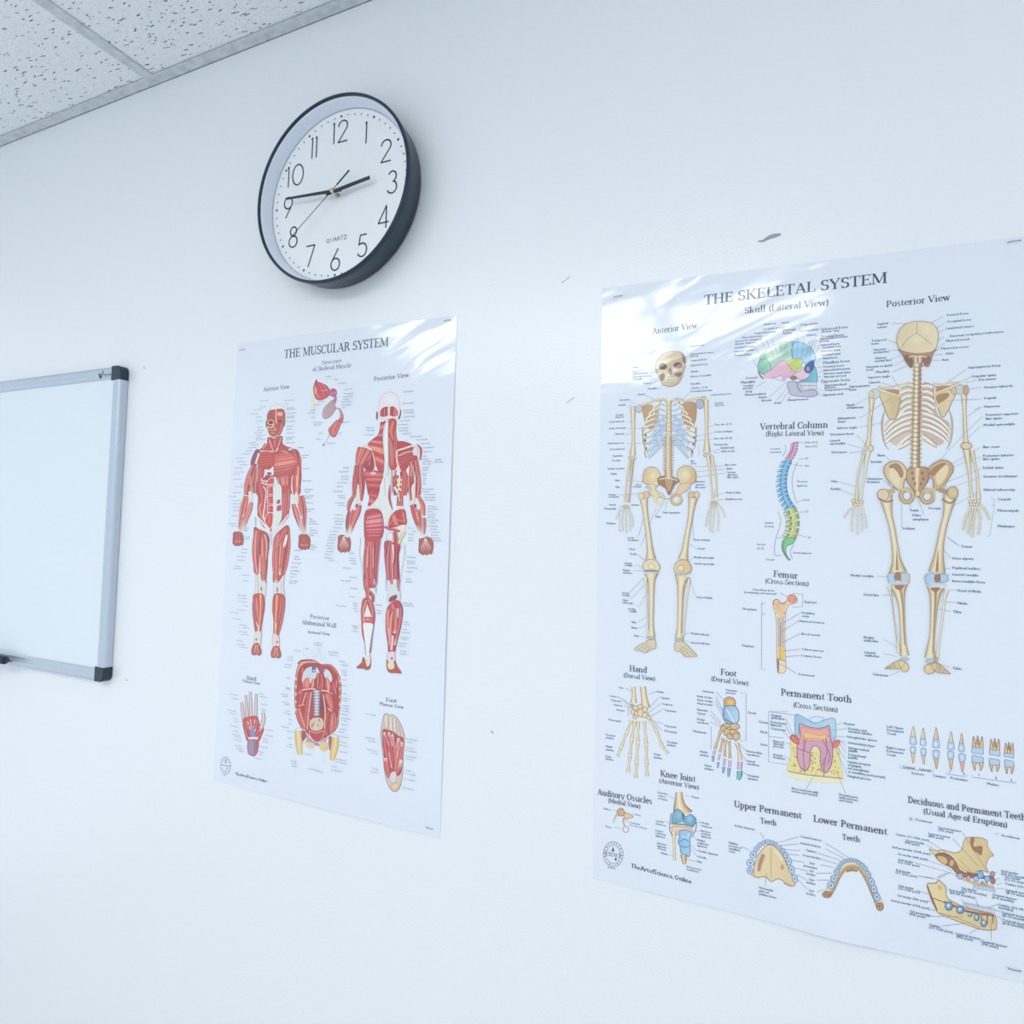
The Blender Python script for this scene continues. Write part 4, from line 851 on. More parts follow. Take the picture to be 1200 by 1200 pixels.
# ---- femur section
I = SI(860, 660, 8.571)
I.fill('392,410 400,372 440,364 468,402 500,400 530,372 540,335 580,316 625,340 636,385 612,405 565,418 535,455 518,540 514,700 516,900 520,1082 450,1105 436,1060 430,900 430,700 424,560 402,460', (226, 214, 186), (176, 120, 100), 6)
I.ell(588, 360, 44, 40, (222, 140, 118), (170, 80, 76), 5)
for k in range(26): I.ell(588 + random.uniform(-34, 34), 360 + random.uniform(-30, 30), 4, 4, (240, 196, 170) if k % 2 else (180, 86, 80))
I.line('398,420 404,378 438,368 468,406 505,404 535,372', 7, (200, 110, 96)); I.fill('405,400 440,380 465,420 500,420 540,390 560,405 520,440 500,520 440,520 415,460', (226, 196, 156))
for k in range(40): I.ell(random.uniform(415, 520), random.uniform(390, 540), 4, 5, (196, 160, 110) if k % 2 else (214, 132, 110))
I.line('468,540 470,850', [60, 34], (196, 190, 186)); I.line('470,600 465,840', 8, (110, 116, 140)); I.line('450,560 448,850', 4, (150, 120, 110)); I.line('495,540 495,860', 4, (150, 120, 110))
I.line('478,850 478,975', [52, 56], (226, 196, 100)); I.line('462,860 462,970', 10, (190, 150, 50)); I.line('440,960 520,985', 6, (140, 110, 80)); I.fill('435,960 452,990 450,1100 436,1060', (120, 112, 120))
leads(I, '460,295 545,345|500,600 665,500|475,690 660,575|490,800 665,705|490,885 665,865|520,940 660,930|440,1005 560,1065 630,1112|590,305 690,310 690,440 590,440|285,395 278,395 278,1065 320,1068|278,510 318,510|278,405 310,405', 3.4, (95, 105, 130))
sfin(I, 'femur_drawing')

# ---- hand
I = SI(700, 780, 6)
I.bone('250,150 254,200 252,265', [32, 28, 50]); I.bone('318,150 326,220 338,300', [46, 44, 66])
for q in ((268, 300, 22, 16), (298, 292, 18, 16), (330, 312, 20, 18), (250, 330, 18, 18), (275, 340, 18, 20), (302, 335, 20, 30), (335, 350, 22, 20), (358, 366, 16, 14), (262, 365, 16, 12), (240, 285, 12, 14)): I.ell(q[0], q[1], q[2], q[3], (222, 208, 172), (130, 104, 76), 4)
for P in ('238,385 205,470 165,575 138,645', '262,390 240,520 226,635 213,758', '286,390 282,545 274,680 267,798', '328,388 342,560 344,680 348,785', '366,380 412,455 452,565 498,625'): I.bones(P, 25)
sfin(I, 'hand_bones_drawing')
# ---- foot
I = SI(700, 780, 6)
I.fill('890,270 895,235 930,222 965,240 968,290 930,300 895,305', (206, 160, 112), (120, 90, 70), 5); I.ell(935, 262, 20, 18, (226, 196, 90)); I.fill('885,330 895,290 960,285 990,320 995,380 970,410 910,405 885,370', (132, 178, 224), (80, 100, 130), 6, c2=(176, 208, 236)); I.line('910,310 960,400', 12, (205, 225, 242)); I.line('900,380 960,410', 6, (60, 90, 130))
for q in ((905, 425, 36, 16, -.1), (965, 430, 36, 22, .1), (885, 445, 22, 20, .4), (955, 470, 46, 18, .3), (910, 470, 24, 26, .2), (975, 500, 28, 26, .1), (930, 500, 24, 18, .5)): I.ell(*q[:4], (206, 180, 136), (120, 90, 66), 5, rot=q[4])
for P, w in (('868,455 848,520 826,590', 24), ('882,510 872,560 862,612', 20), ('900,520 897,580 895,645', 22), ('925,530 930,590 932,655', 24), ('982,550 996,600 1004,670', 34)): I.bone(P, [w, w * .7, w], DBONE if w != 34 else BONE)
VI = ((214, 186, 222), (186, 150, 205), (120, 95, 150)); TE = ((120, 190, 205), (70, 150, 180), (50, 90, 120)); BL = ((150, 175, 215), (110, 130, 190), (70, 80, 130))
for P, w in (('826,598 816,630', 22), ('860,622 852,668', 18), ('895,655 888,705', 22), ('932,668 928,718', 24), ('1003,678 1000,735', 40)): I.bone(P, [w, w * .8], VI)
for P, w in (('814,635 812,678', 22), ('850,680 845,722', 20), ('888,712 884,760', 24), ('926,722 922,785', 26)): I.bone(P, [w, w * .6], BL)
I.bone('998,742 1000,775 988,805', [40, 38, 24], TE)
sfin(I, 'foot_bones_drawing')

# ---- tooth section
I = SI(880, 800, 8)
I.fill('372,545 430,560 500,600 560,620 640,620 760,600 815,560 828,620 838,760 850,895 600,875 352,832 370,700', (226, 218, 150), (200, 188, 130), 4)
for k in range(70):
    x, y = random.choice([(random.uniform(380, 425), random.uniform(590, 800)), (random.uniform(565, 640), random.uniform(640, 840)), (random.uniform(775, 825), random.uniform(640, 860)), (random.uniform(400, 800), random.uniform(800, 850))])
    I.ell(x, y, random.uniform(3, 8), random.uniform(4, 10), (150, 140, 80) if k % 3 else (186, 172, 100))
I.fill('350,835 600,875 860,902 840,940 600,935 370,895', (236, 228, 196), None); I.line('350,832 500,862 700,885 865,902', 7, (150, 100, 90))
I.fill('415,312 460,308 530,348 600,382 690,352 778,335 796,400 792,520 745,540 735,440 600,430 465,400 445,500 416,480', (146, 194, 228), (110, 130, 160), 5, c2=(170, 212, 238)); I.fill('545,345 610,320 690,340 610,378', (206, 226, 242), (120, 150, 180), 4)
I.fill('452,388 500,400 560,420 640,428 700,415 732,402 745,480 752,540 768,620 756,760 715,842 670,820 650,740 652,650 622,600 585,600 560,640 552,760 522,822 470,800 436,720 436,570 460,500', (206, 158, 182), (140, 80, 100), 7, c2=(198, 150, 182))
I.fill('478,420 560,440 640,446 720,430 735,520 720,560 600,545 500,560 470,520', (226, 164, 150), (196, 110, 110), 4); I.fill('498,468 560,480 640,496 708,488 700,560 690,540 600,520 520,530 505,560', (240, 192, 128), (206, 130, 90), 5)
for P in ('500,510 492,640 498,760 505,850', '520,520 500,640', '700,520 715,640 690,760 684,880', '670,535 740,680 720,760', '690,700 670,790', '440,620 550,660'): I.line(P, 6, (120, 70, 110))
I.line('435,570 430,700 465,800 505,828 545,780 556,650', 5, (170, 90, 100)); I.line('768,600 758,760 712,845 665,815 650,700', 5, (170, 90, 100))
I.fill('366,525 375,500 405,490 440,520 450,575 425,575 385,545', (206, 96, 84), (140, 50, 60), 5); I.fill('762,575 780,548 825,545 830,570 800,605 770,610', (216, 104, 88), (140, 50, 60), 5); I.line('385,510 430,560', 5, (240, 170, 150)); I.line('780,600 820,570', 5, (240, 170, 150))
leads(I, '325,335 395,490|325,405 385,520|300,455 370,530|330,570 380,580|310,690 375,730|860,380 790,400|900,432 740,450|885,510 700,500|885,560 760,520|620,830 515,1000|800,820 885,1040|790,600 905,880|800,590 885,720|830,570 890,660|345,272 165,272 165,745 340,770|165,505 310,520|165,272 440,310|830,545 890,600', 3.2, (120, 130, 160))
sfin(I, 'tooth_section_drawing')

# ---- row of teeth
I = SI(1030, 830, 7.06)
BLU, BE = (176, 204, 234), (100, 130, 175)
for x, t, j, b_, w, c in ((285, 158, 240, 302, 56, (214, 204, 160)), (367, 170, 258, 312, 50, (206, 196, 170)), (475, 168, 265, 332, 58, (222, 170, 140)), (598, 200, 290, 346, 54, (200, 200, 180)), (685, 215, 300, 360, 46, (222, 160, 140))):
    I.fill([(x - w * .4, j + 4), (x - w * .22, (t + j) / 2), (x - 4, t), (x + 4, t), (x + w * .24, (t + j) / 2), (x + w * .34, j + 4)], c, (130, 104, 84), 4); I.line([(x - 2, t + 16), (x - 6, j)], 5, (240, 232, 206))
    I.fill([(x - w * .38, j), (x + w * .34, j), (x + w * .5, b_ - 12), (x + w * .3, b_), (x - w * .4, b_ - 4), (x - w * .5, b_ - 20)], BLU, BE, 5); I.ell(x - 4, (j + b_) / 2, w * .2, 14, (214, 230, 246))
for x, t, j, b_, w, c in ((283, 320, 370, 452, 44, (222, 200, 140)), (370, 334, 390, 462, 40, (206, 196, 180)), (475, 352, 412, 500, 54, (200, 180, 130)), (596, 360, 418, 510, 50, (206, 186, 130)), (690, 378, 440, 525, 52, (222, 160, 150))):
    I.fill([(x - w * .36, j - 4), (x - w * .2, (b_ + j) / 2), (x - 2, b_), (x + 6, b_), (x + w * .26, (b_ + j) / 2), (x + w * .34, j - 4)], c, (130, 104, 84), 4)
    I.fill([(x - w * .4, j), (x + w * .38, j), (x + w * .5, t + 14), (x + w * .3, t), (x - w * .35, t - 2), (x - w * .5, t + 10)], BLU, BE, 5); I.ell(x - 2, (j + t) / 2, w * .22, 14, (210, 226, 244))
for x, t, j, b_, w in ((818, 228, 325, 384, 88), (960, 250, 345, 398, 80), (1078, 282, 372, 414, 72)):
    for dx in (-.3, 0, .32): I.fill([(x + w * (dx - .17), j + 6), (x + w * (dx * 1.2 - .1), (t + j) / 2), (x + w * dx * 1.3, t + abs(dx) * 20), (x + w * (dx * 1.2 + .12), (t + j) / 2), (x + w * (dx + .17), j + 6)], (216, 186, 128), (120, 86, 56), 5)
    I.line([(x, t + 30), (x + 4, j - 20)], 7, (130, 80, 60)); I.fill([(x - w * .48, j), (x, j + 6), (x + w * .48, j + 6), (x + w * .5, b_), (x + 6, b_ - 8), (x - w * .5, b_ - 14)], BLU, BE, 5)
for x, t, j, b_, w in ((818, 395, 445, 518, 88), (957, 418, 466, 528, 80), (1080, 430, 480, 546, 72)):
    for dx in (-.28, .3): I.fill([(x + w * (dx - .2), j - 6), (x + w * (dx * 1.1 - .1), (b_ + j) / 2), (x + w * dx * .9, b_), (x + w * (dx * 1.2 + .12), (b_ + j) / 2), (x + w * (dx + .2), j - 6)], (216, 186, 128), (120, 86, 56), 5)
    I.fill([(x - w * .45, j), (x, j + 6), (x + w * .45, j + 4), (x + w * .5, t + 14), (x + 6, t + 8), (x - w * .48, t)], BLU, BE, 5)
leads(I, '180,468 178,495 450,530 452,505|560,528 556,545 725,568 730,548|775,552 770,572 1135,622 1138,600', 3.4, (110, 120, 150))
labs(I, '''62 160 Left Upper
64 188 Permanent
66 216 Teeth
60 332 Right Lower
62 362 Permanent
64 392 Teeth
195 492 Central
335 512 Lateral
270 545 Incisors
445 566 Canines
592 586 Premolars
895 634 Molars
578 538 1
695 552 2
818 562 1
960 586 2
1088 606 3''', size=.0036)
sfin(I, 'teeth_row_drawing')

# ---- ossicles and knee
I = SI(690, 900, 7.5)
I.fill('240,420 250,370 290,358 312,395 345,405 388,435 345,450 318,455 300,420 260,425', (214, 196, 150), (140, 112, 84), 5); I.ell(282, 398, 30, 30, (200, 172, 128), (130, 96, 72), 5)
I.line('238,415 228,440 210,492', [18, 16, 8], (196, 182, 176)); I.line('302,440 300,480 312,515', [20, 14, 12], (190, 160, 150)); I.line([(322 + 24 * cos(t * pi / 8), 545 + 26 * sin(t * pi / 8)) for t in range(17)], 9, (190, 160, 160))
leads(I, '205,375 250,385|405,410 370,420|215,525 290,540|350,480 320,465', 3)
labs(I, '''122 368 Malleus
405 420 Incus
140 524 Stapes
355 490 Lenticular
355 512 process of incus''', size=.0033)
sfin(I, 'ossicles_drawing')
I = SI(690, 900, 7.5)
I.strip('790,215 792,280 800,350 825,420', [60, 78, 120, 190], (-1, -.6, 0, .6, 1), [ink(q) for q in ((120, 100, 76), (206, 190, 150), (236, 228, 206), (214, 176, 126), (120, 86, 60))])
I.fill('728,470 738,400 780,365 822,395 850,430 890,410 930,440 935,495 880,510 830,480 780,480 740,490', (112, 168, 204), (60, 100, 140), 6, c2=(96, 160, 205)); I.ell(785, 420, 34, 44, (146, 190, 206), c2=(112, 168, 204)); I.ell(885, 450, 32, 36, (150, 200, 228), c2=(112, 168, 204)); I.line('822,400 832,460', 14, (50, 90, 140))
I.line('722,490 800,500 925,518', [16, 20, 16], (120, 140, 130)); I.line('730,505 830,512 915,530', 7, (205, 210, 180))
I.fill('728,520 900,535 890,590 800,585 760,590', (224, 198, 180), (140, 110, 90), 5); I.bone('742,560 748,640 752,820', [56, 26, 26], BONE)
I.fill('800,552 895,562 888,640 884,775 845,765 808,752 798,690 782,655 795,600', (126, 182, 230), (60, 100, 160), 6, c2=(156, 204, 240)); I.line('790,655 840,630 880,655', 6, (60, 100, 160)); I.line('800,690 850,700 882,690', 6, (60, 100, 160)); I.line('810,590 850,620 885,580', 12, (180, 214, 244))
I.bone('832,765 838,850', [62, 30], DBONE); I.line('722,400 708,540 735,600', 8, (90, 110, 150)); I.line('938,440 942,530 905,610', 10, (110, 140, 190))
leads(I, '695,240 750,275|885,255 845,245|660,470 730,490|985,480 930,495|910,600 950,640|890,680 960,740|880,700 960,790|860,810 940,825|690,770 745,770|980,560 930,560', 3)
labs(I, '''600 225 Articular
602 252 surface
605 278 of femur
900 262 Femur
585 475 Lateral
585 500 meniscus
580 558 Lateral
582 582 collateral
584 606 ligament
595 670 Anterior
597 694 ligament
599 716 of head
630 758 Fibula
985 490 Medial
985 516 meniscus
978 560 Anterior
985 584 cruciate
985 608 ligament
950 642 Medial
950 666 collateral
950 690 ligament
960 738 Patellar ligament
962 790 Patella
942 830 Tibia
855 876 Interosseous
857 900 membrane''', size=.0034)
sfin(I, 'knee_drawing')

# ---- arches of teeth
I = SI(850, 930, 6)
I.fill('290,368 345,372 400,430 440,520 492,632 450,652 405,615 365,602 322,622 285,590 245,590 205,590 200,540 222,450', (224, 210, 172), (150, 122, 88), 6, c2=(214, 196, 150)); I.strip('268,430 245,490 235,550', [40, 44, 26], (-1, 0, 1), [ink((216, 196, 156)), ink((150, 108, 80)), ink((216, 196, 156))]); I.line('320,385 322,600', 4, (170, 146, 108)); I.line('180,575 240,598', 12, (200, 176, 130)); I.line('410,630 465,650', 14, (190, 160, 116)); I.ell(400, 520, 12, 20, (190, 150, 118)); I.line('345,400 400,470', 14, (232, 222, 190))
for x, y, rx, ry, ro in ((172, 545, 24, 20, 1.4), (176, 490, 25, 27, 1.4), (196, 432, 22, 27, .5), (218, 392, 17, 20, .5), (240, 365, 15, 18, .5), (266, 350, 14, 16, .3), (298, 342, 16, 16, 0), (328, 346, 15, 15, .2), (354, 358, 14, 15, .4), (382, 382, 14, 16, .5), (405, 405, 15, 18, .5), (425, 435, 17, 20, .5), (447, 478, 19, 26, -.2), (466, 536, 20, 29, -.3), (488, 598, 19, 28, -.3)): I.ell(x, y, rx, ry, (200, 220, 242), (96, 126, 172), 5, rot=ro, c2=(170, 200, 234)); I.ell(x, y, rx * .35, ry * .35, (100, 140, 190))
I.strip('720,702 752,650 790,575 835,515 890,498 950,515 1005,600 1050,700 1090,795', [60, 58, 52, 56, 52, 54, 52, 54, 56], (-1, -.3, .3, 1), [ink(q) for q in ((150, 122, 86), (196, 164, 116), (232, 220, 182), (206, 190, 156))]); I.strip('850,548 890,536 930,545', [18, 26, 18], (-1, 0, 1), [ink((196, 164, 116)), ink((140, 96, 64)), ink((196, 164, 116))])
for x, y, rx, ry, ro in ((742, 645, 26, 24, .9), (764, 598, 24, 22, .9), (784, 552, 20, 20, .8), (800, 520, 15, 15, .6), (816, 496, 13, 14, .5), (838, 480, 13, 13, .3), (862, 472, 13, 12, .1), (888, 470, 13, 12, 0), (914, 474, 13, 12, -.1), (938, 486, 14, 13, -.3), (962, 506, 15, 16, -.5), (984, 530, 16, 18, -.5), (1005, 570, 18, 23, -.4), (1028, 622, 20, 28, -.4), (1045, 672, 21, 28, -.3), (1065, 728, 22, 30, -.3)): I.ell(x, y, rx, ry, (196, 218, 242), (90, 120, 168), 5, rot=ro, c2=(160, 192, 230)); I.ell(x, y, rx * .35, ry * .35, (90, 130, 186))
I.ell(715, 706, 32, 22, (170, 126, 90), (110, 78, 56), 5); I.ell(1088, 796, 24, 28, (176, 134, 96), (110, 78, 56), 5); I.ell(705, 706, 6, 6, (100, 64, 44)); I.ell(728, 708, 6, 6, (100, 64, 44)); I.ell(1085, 792, 7, 7, (100, 64, 44))
leads(I, '245,275 280,330|375,345 515,305|390,368 515,355|425,395 530,402|440,430 520,435|470,470 560,485|490,525 580,545|500,570 580,612|505,600 575,670|705,350 885,462|700,388 850,465|650,420 820,475|680,465 790,495|670,500 770,522|640,560 750,560|640,608 735,608|645,690 690,670|290,560 280,650|120,375 175,405', 2.8, (130, 142, 170))
labs(I, '''62 232 Incisive foramen
22 352 Palatine
22 372 process of
24 392 maxillary
26 412 bone
525 308 Central incisors
525 354 Lateral incisors
565 404 Canines
540 438 1st premolars
590 494 2nd
548 512 premolars
590 548 1st
568 568 molars
588 608 2nd
568 628 molars
588 684 3rd
568 704 molars
235 668 Horizontal
235 690 plate of
236 712 palatine bone''', size=.0034)
sfin(I, 'dental_arches_drawing')

# ---- jaws
I = SI(1040, 930, 7.5)
I.fill('368,490 420,508 485,500 600,525 655,492 685,400 755,388 825,395 880,420 882,470 935,548 905,560 880,600 870,650 890,700 820,680 725,712 620,665 560,592 530,548 420,545', (222, 208, 160), (140, 110, 78), 6, c2=(206, 186, 134)); I.fill('728,402 770,392 760,470 835,462 828,545 790,525 745,490', (146, 104, 66)); I.fill('770,400 850,415 875,440 840,465 780,455', (206, 186, 134)); I.line('885,470 930,550', 8, (190, 176, 150))
I.fill('420,545 480,525 545,545 600,600 640,680 720,715 800,705 780,740 700,745 620,715 560,655 470,610', (140, 96, 64), (100, 70, 48), 5); I.fill('440,555 500,560 530,600 500,625 455,590', (206, 176, 120)); I.fill('560,590 590,600 570,645 545,625', (206, 160, 120)); I.line('600,720 700,770 820,805 940,830', 26, (206, 176, 128)); I.line('700,700 820,740 940,740', 30, (130, 82, 60))
for q in ((640, 732, 26, 26, (150, 180, 230)), (715, 748, 18, 22, (214, 160, 160)), (782, 755, 26, 24, (150, 190, 226)), (820, 718, 27, 32, (120, 176, 230)), (880, 755, 24, 26, (140, 184, 228)), (925, 712, 22, 22, (190, 140, 96)), (930, 775, 22, 28, (176, 104, 80)), (870, 800, 14, 16, (205, 190, 190)), (835, 790, 12, 14, (190, 170, 170))): I.ell(*q[:4], q[4], (70, 90, 130), 5)
for k in range(9): I.ell(765 + 22 * k, 822 + 4 * k, 11, 18, (188, 212, 236), (110, 140, 170), 3)
I.line('620,575 740,690', 4, (170, 140, 96)); I.line('600,620 720,700', 4, (170, 140, 96))
leads(I, '355,415 480,495 610,610|345,455 440,510 600,600|345,585 520,650 570,690|240,610 600,715|575,400 690,520 800,640|660,345 740,470 885,700|430,760 545,700|270,730 420,750|975,695 950,700|990,745 950,770|1010,795 960,805|1025,840 960,840|950,880 945,850', 3, (120, 120, 140))
labs(I, '''248 240 Permanent
1005 380 Deciduous
442 308 Central incisor
445 330 (7th year)
358 362 Lateral incisor
360 384 (8th year)
70 368 Canine (11-12th year)
155 420 1st premolar
152 440 (9th year)
40 480 2nd premolar (10th year)
85 540 1st molar (6th year)
92 590 2nd molar
92 612 (12-13th year)
72 682 3rd molar
70 704 (17-25th year)
95 820 2nd molar
95 842 (12-13th year)
85 905 1st molar (6th year)
30 948 2nd premolar (10th year)
1000 692 2nd molar
1000 716 (20-24 months)
1030 742 1st molar
1030 766 (12-15 months)
1032 804 Canine (16-18 months)
1042 860 Lateral incisor
1045 884 (8-10 months)
920 900 Central incisor
920 924 (6-8 months)
650 840 1st molar
652 862 (12-15 months)
540 858 2nd molar
545 882 (20-24 months)''', size=.0034)
I.ell(207, 225, 16, 14, (185, 178, 160)); I.ell(965, 358, 12, 10, (190, 210, 236))
I.at(1030, 1010, 7.06)
I.fill('400,190 470,182 495,155 530,185 558,218 555,265 575,310 640,350 720,385 860,420 962,455 976,540 960,568 870,568 800,550 700,512 590,470 500,430 470,390 430,290', (222, 208, 160), (140, 110, 78), 6, c2=(206, 190, 140)); I.line('402,200 440,310 482,405', [10, 18, 12], (130, 92, 62)); I.line('440,300 520,330 600,350', 8, (140, 100, 70)); I.ell(505, 215, 18, 22, (206, 176, 110))
I.line('540,335 640,375 760,420 955,450', 20, (150, 96, 66)); I.line('500,425 650,470 830,545', 5, (150, 120, 86))
for q in ((580, 370, 36, 40), (675, 402, 36, 34), (755, 440, 20, 22), (812, 465, 25, 32), (868, 512, 30, 34)): I.ell(*q, (70, 96, 130)); I.ell(q[0] - 2, q[1] - 2, q[2] * .78, q[3] * .78, (140, 186, 226) if q[0] != 812 else (170, 176, 220), None, c2=(90, 150, 200)); I.ell(q[0] - 5, q[1] - 6, q[2] * .3, q[3] * .3, (210, 228, 244))
for k in range(5): I.line([(850 + 24 * k, 450), (858 + 22 * k, 520)], [12, 4], (216, 190, 150) if k % 2 else (120, 76, 60))
for k in range(11): I.ell(715 + 23 * k, 362 + 5.2 * k, 14, 20, (194, 214, 234), (120, 145, 175), 3)
leads(I, '390,455 700,455|520,535 710,515|750,600 840,545|932,655 930,480|480,130 560,95|330,120 460,145|310,235 415,272|400,325 430,335|680,310 740,380|795,290 825,380|990,355 900,385|1010,420 960,400|1020,480 960,440|415,400 470,405', 3, (120, 120, 140))
labs(I, '''255 418 1st premolar
250 440 (9th year)
415 530 Canine
415 552 (11-12th year)
638 606 Lateral incisor
640 628 (8th year)
845 668 Central incisor
848 690 (7th year)
985 366 Canine (16-18
990 390 months)
1020 432 Lateral incisor
1022 456 (8-10 months)
1020 494 Central incisor
1022 518 (6-8 months)''', size=.0036)
sfin(I, 'jaws_drawing')

# ---- captions of the large figures
I = SI(1000, 330, 6)
labs(I, '''658 240 Parietal bone
658 286 Occipital bone
652 334 Lambdoid suture
680 388 External occipital protuberance
652 422 Mastoid notch
620 476 Mastoid process
648 512 Atlas
622 556 Axis
170 302 Sagittal
168 326 suture
128 420 Temporal
128 442 bone
140 484 Superior
140 504 nuchal line
152 544 Inferior
152 564 nuchal line
88 606 External occipital
88 626 crest
158 642 Mandible
102 680 Superior angle
106 716 Clavicle
808 610 Supraspinous fossa
835 672 Scapular spine
880 696 Acromion
916 750 Greater tubercle
918 826 Scapula
918 886 Humerus
-30 744 Supraspinatus
-30 766 fossa''')
leads(I, '275,290 445,295|245,410 310,432|250,475 330,482|260,545 345,515|290,588 365,545|280,632 375,592|275,665 318,745|195,708 290,740|635,243 520,300|640,290 460,405|640,335 510,400|640,385 480,475|640,430 545,505|615,470 570,490|635,508 560,516|610,552 520,548|800,615 670,700|830,665 760,705|870,690 790,710|900,742 820,755|900,825 670,835|900,880 850,900')
I.at(1100, 460, 6.667)
labs(I, '''368 182 Posterior superior
366 212 iliac spine
350 262 Medial epicondyle
346 434 Iliac crest
346 502 Posterior inferior
346 528 iliac spine
346 596 Ischial spine
346 664 Greater trochanter
346 768 Gluteal tuberosity
460 842 Carpals
460 930 Metacarpals
460 1052 Phalanges''')
leads(I, '330,115 225,185|350,180 180,345 -100,640|330,260 235,350|325,430 110,555|330,502 0,620|330,596 60,700|325,662 90,745|330,770 110,885|410,830 435,830 435,900 400,1120 375,1122|410,880 435,880|65,1125 160,1195')
I.at(960, 380, 6.667)
labs(I, '''210 638 Head
212 660 of humerus
145 742 Infraspinous
146 768 fossa
140 818 Inferior angle
80 868 Olecranon fossa
82 916 Lateral
82 940 epicondyle
92 1008 Olecranon
455 1032 Ilium
400 1082 Sacrum''')
leads(I, '280,628 395,565|320,730 560,580|315,805 500,765|290,865 380,950|220,935 360,975|235,1005 355,990|520,1030 590,1100')
I.at(980, 490, 6)
labs(I, '''-40 452 Ulna
-40 505 Radius
212 434 Obturator
214 456 foramen
520 656 Pubis
535 690 Pubic
535 718 symphysis
645 640 Coccyx
468 782 Ischium
880 910 Femur
815 992 Linea aspera
815 1060 Popliteal surface
815 1106 Lateral condyle
815 1152 Intercondylar fossa
100 1112 Medial condyle''')
leads(I, '20,450 135,480|20,500 120,540|330,435 400,490|518,640 520,590|620,685 570,560|460,600 460,775|865,900 780,840|805,985 735,900|290,1110 400,1120|800,1055 700,1068|800,1100 740,1110|800,1138 720,1138')
I.at(1020, 660, 8.571)
labs(I, '''870 285 Head of fibula
872 412 Fibula
830 498 Tibia
825 1065 Talus
-70 325 Soleal line
-70 755 Medial
-68 785 malleolus
-60 905 Lateral
-58 935 malleolus
20 1125 Calcaneus''')
leads(I, '860,268 785,272|860,395 745,390|810,485 660,458|800,1050 660,1000|120,320 280,325|130,760 370,915|130,905 265,940|200,1130 300,1085', 3)
sfin(I, 'posterior_figure_captions')
I = SI(700, 400, 8)
labs(I, '''865 50 Frontal bone
865 125 Supraorbital foramen
867 145 (notch)
865 185 Temporal bone
867 230 Zygomatic bone
870 290 Maxilla
870 335 Ramus of mandible
870 405 Mandible
870 445 Clavicle, 1st rib
870 475 Acromial extremity
1060 508 Coracoid process
1095 585 Greater
1098 606 tubercle
1095 788 True ribs (1-7)
1090 855 Costal cartilages
1090 918 False ribs (8-12)
1090 975 Floating ribs
325 250 Orbit
325 290 Body of
328 308 sphenoid bone
325 340 Zygomatic process
327 362 of maxilla
428 400 Vomer
470 450 Mandible
370 505 Clavicle
205 556 Acromion
190 602 Scapula
165 695 Greater
165 716 tubercle
105 760 Lesser tubercle
105 822 Body of sternum
160 874 Humerus
92 962 Xiphoid process
105 1018 Coronoid fossa
135 1080 Capitulum
130 1125 Trochlea
870 1130 Iliac
872 1152 crest''', size=.0033)
leads(I, '860,188 820,190|860,130 790,180|1090,785 1040,800|1085,855 900,900|1085,915 920,930|1040,575 1000,590|280,760 330,740|290,820 650,790|265,872 330,860|270,958 560,950|285,1015 325,1060|275,1080 320,1080|300,555 360,590|285,600 380,615|450,505 540,545|500,395 560,370|570,448 610,405|860,480 780,560|950,965 950,1080', 2.6)
I.at(710, 520, 8)
labs(I, '''10 240 Lumbar vertebra
40 288 Radius
82 350 Ilium
82 412 Ulna
18 484 Greater
20 504 trochanter
20 578 Carpals
-20 615 Metacarpals
0 752 Phalanges
275 390 Head
245 410 of femur
235 580 Ischium
530 652 Pubic symphysis
462 692 Pubis
200 888 Lesser
202 910 trochanter
210 994 Femur
222 1040 Patella
1115 205 Iliac crest
1130 240 Ilium
1135 275 Sacrum
1137 300 Anterior
1137 322 iliac spine
835 362 Anterior
835 390 superior
835 416 iliac spine
1120 466 Head of ulna
1120 526 Radial process
822 908 Neck of femur
860 990 Femur
825 1072 Medial epicondyle
825 1130 Lateral epicondyle
1075 46 Radial head
1075 78 Ulnar notch''', size=.0033)
leads(I, '180,345 345,355|150,408 180,405|125,480 350,465|125,575 125,820|1110,205 830,215|1110,240 780,265|1120,275 860,310|1110,462 1040,480|1110,524 1040,524|820,900 810,700|850,985 790,940|300,880 350,700|320,970 470,600|460,680 520,580|555,630 570,540|300,1040 360,1090|1070,48 1000,70|1070,80 1010,85|115,800 150,830', 2.6)
I.at(720, 640, 8.571)
labs(I, '''95 178 Lateral
96 200 condyle
80 250 Medial
82 274 meniscus
70 478 Lateral
72 500 condyle
75 552 Tibial
76 576 tuberosity
138 640 Medial
140 662 condyle
165 772 Tibia
165 828 Fibula
190 908 Talus
825 522 Head of fibula
765 886 Medial malleolus
765 976 Lateral malleolus''', size=.0033)
leads(I, '245,95 310,150|200,185 290,215|190,245 290,250|150,465 285,325|160,530 300,390|240,620 345,430|235,765 370,680|240,825 320,790|260,905 330,925|810,500 760,350|755,870 690,890|750,965 690,940|795,110 730,170', 2.8)
sfin(I, 'anterior_figure_captions')
I = SI(860, 360, 8)
labs(I, '''458 225 Parietal
460 250 bone
815 215 Sphenoid bone
815 284 Frontal bone
835 530 Maxillary bone
812 706 Zygomatic bone
62 715 Mandible''', size=.0046)
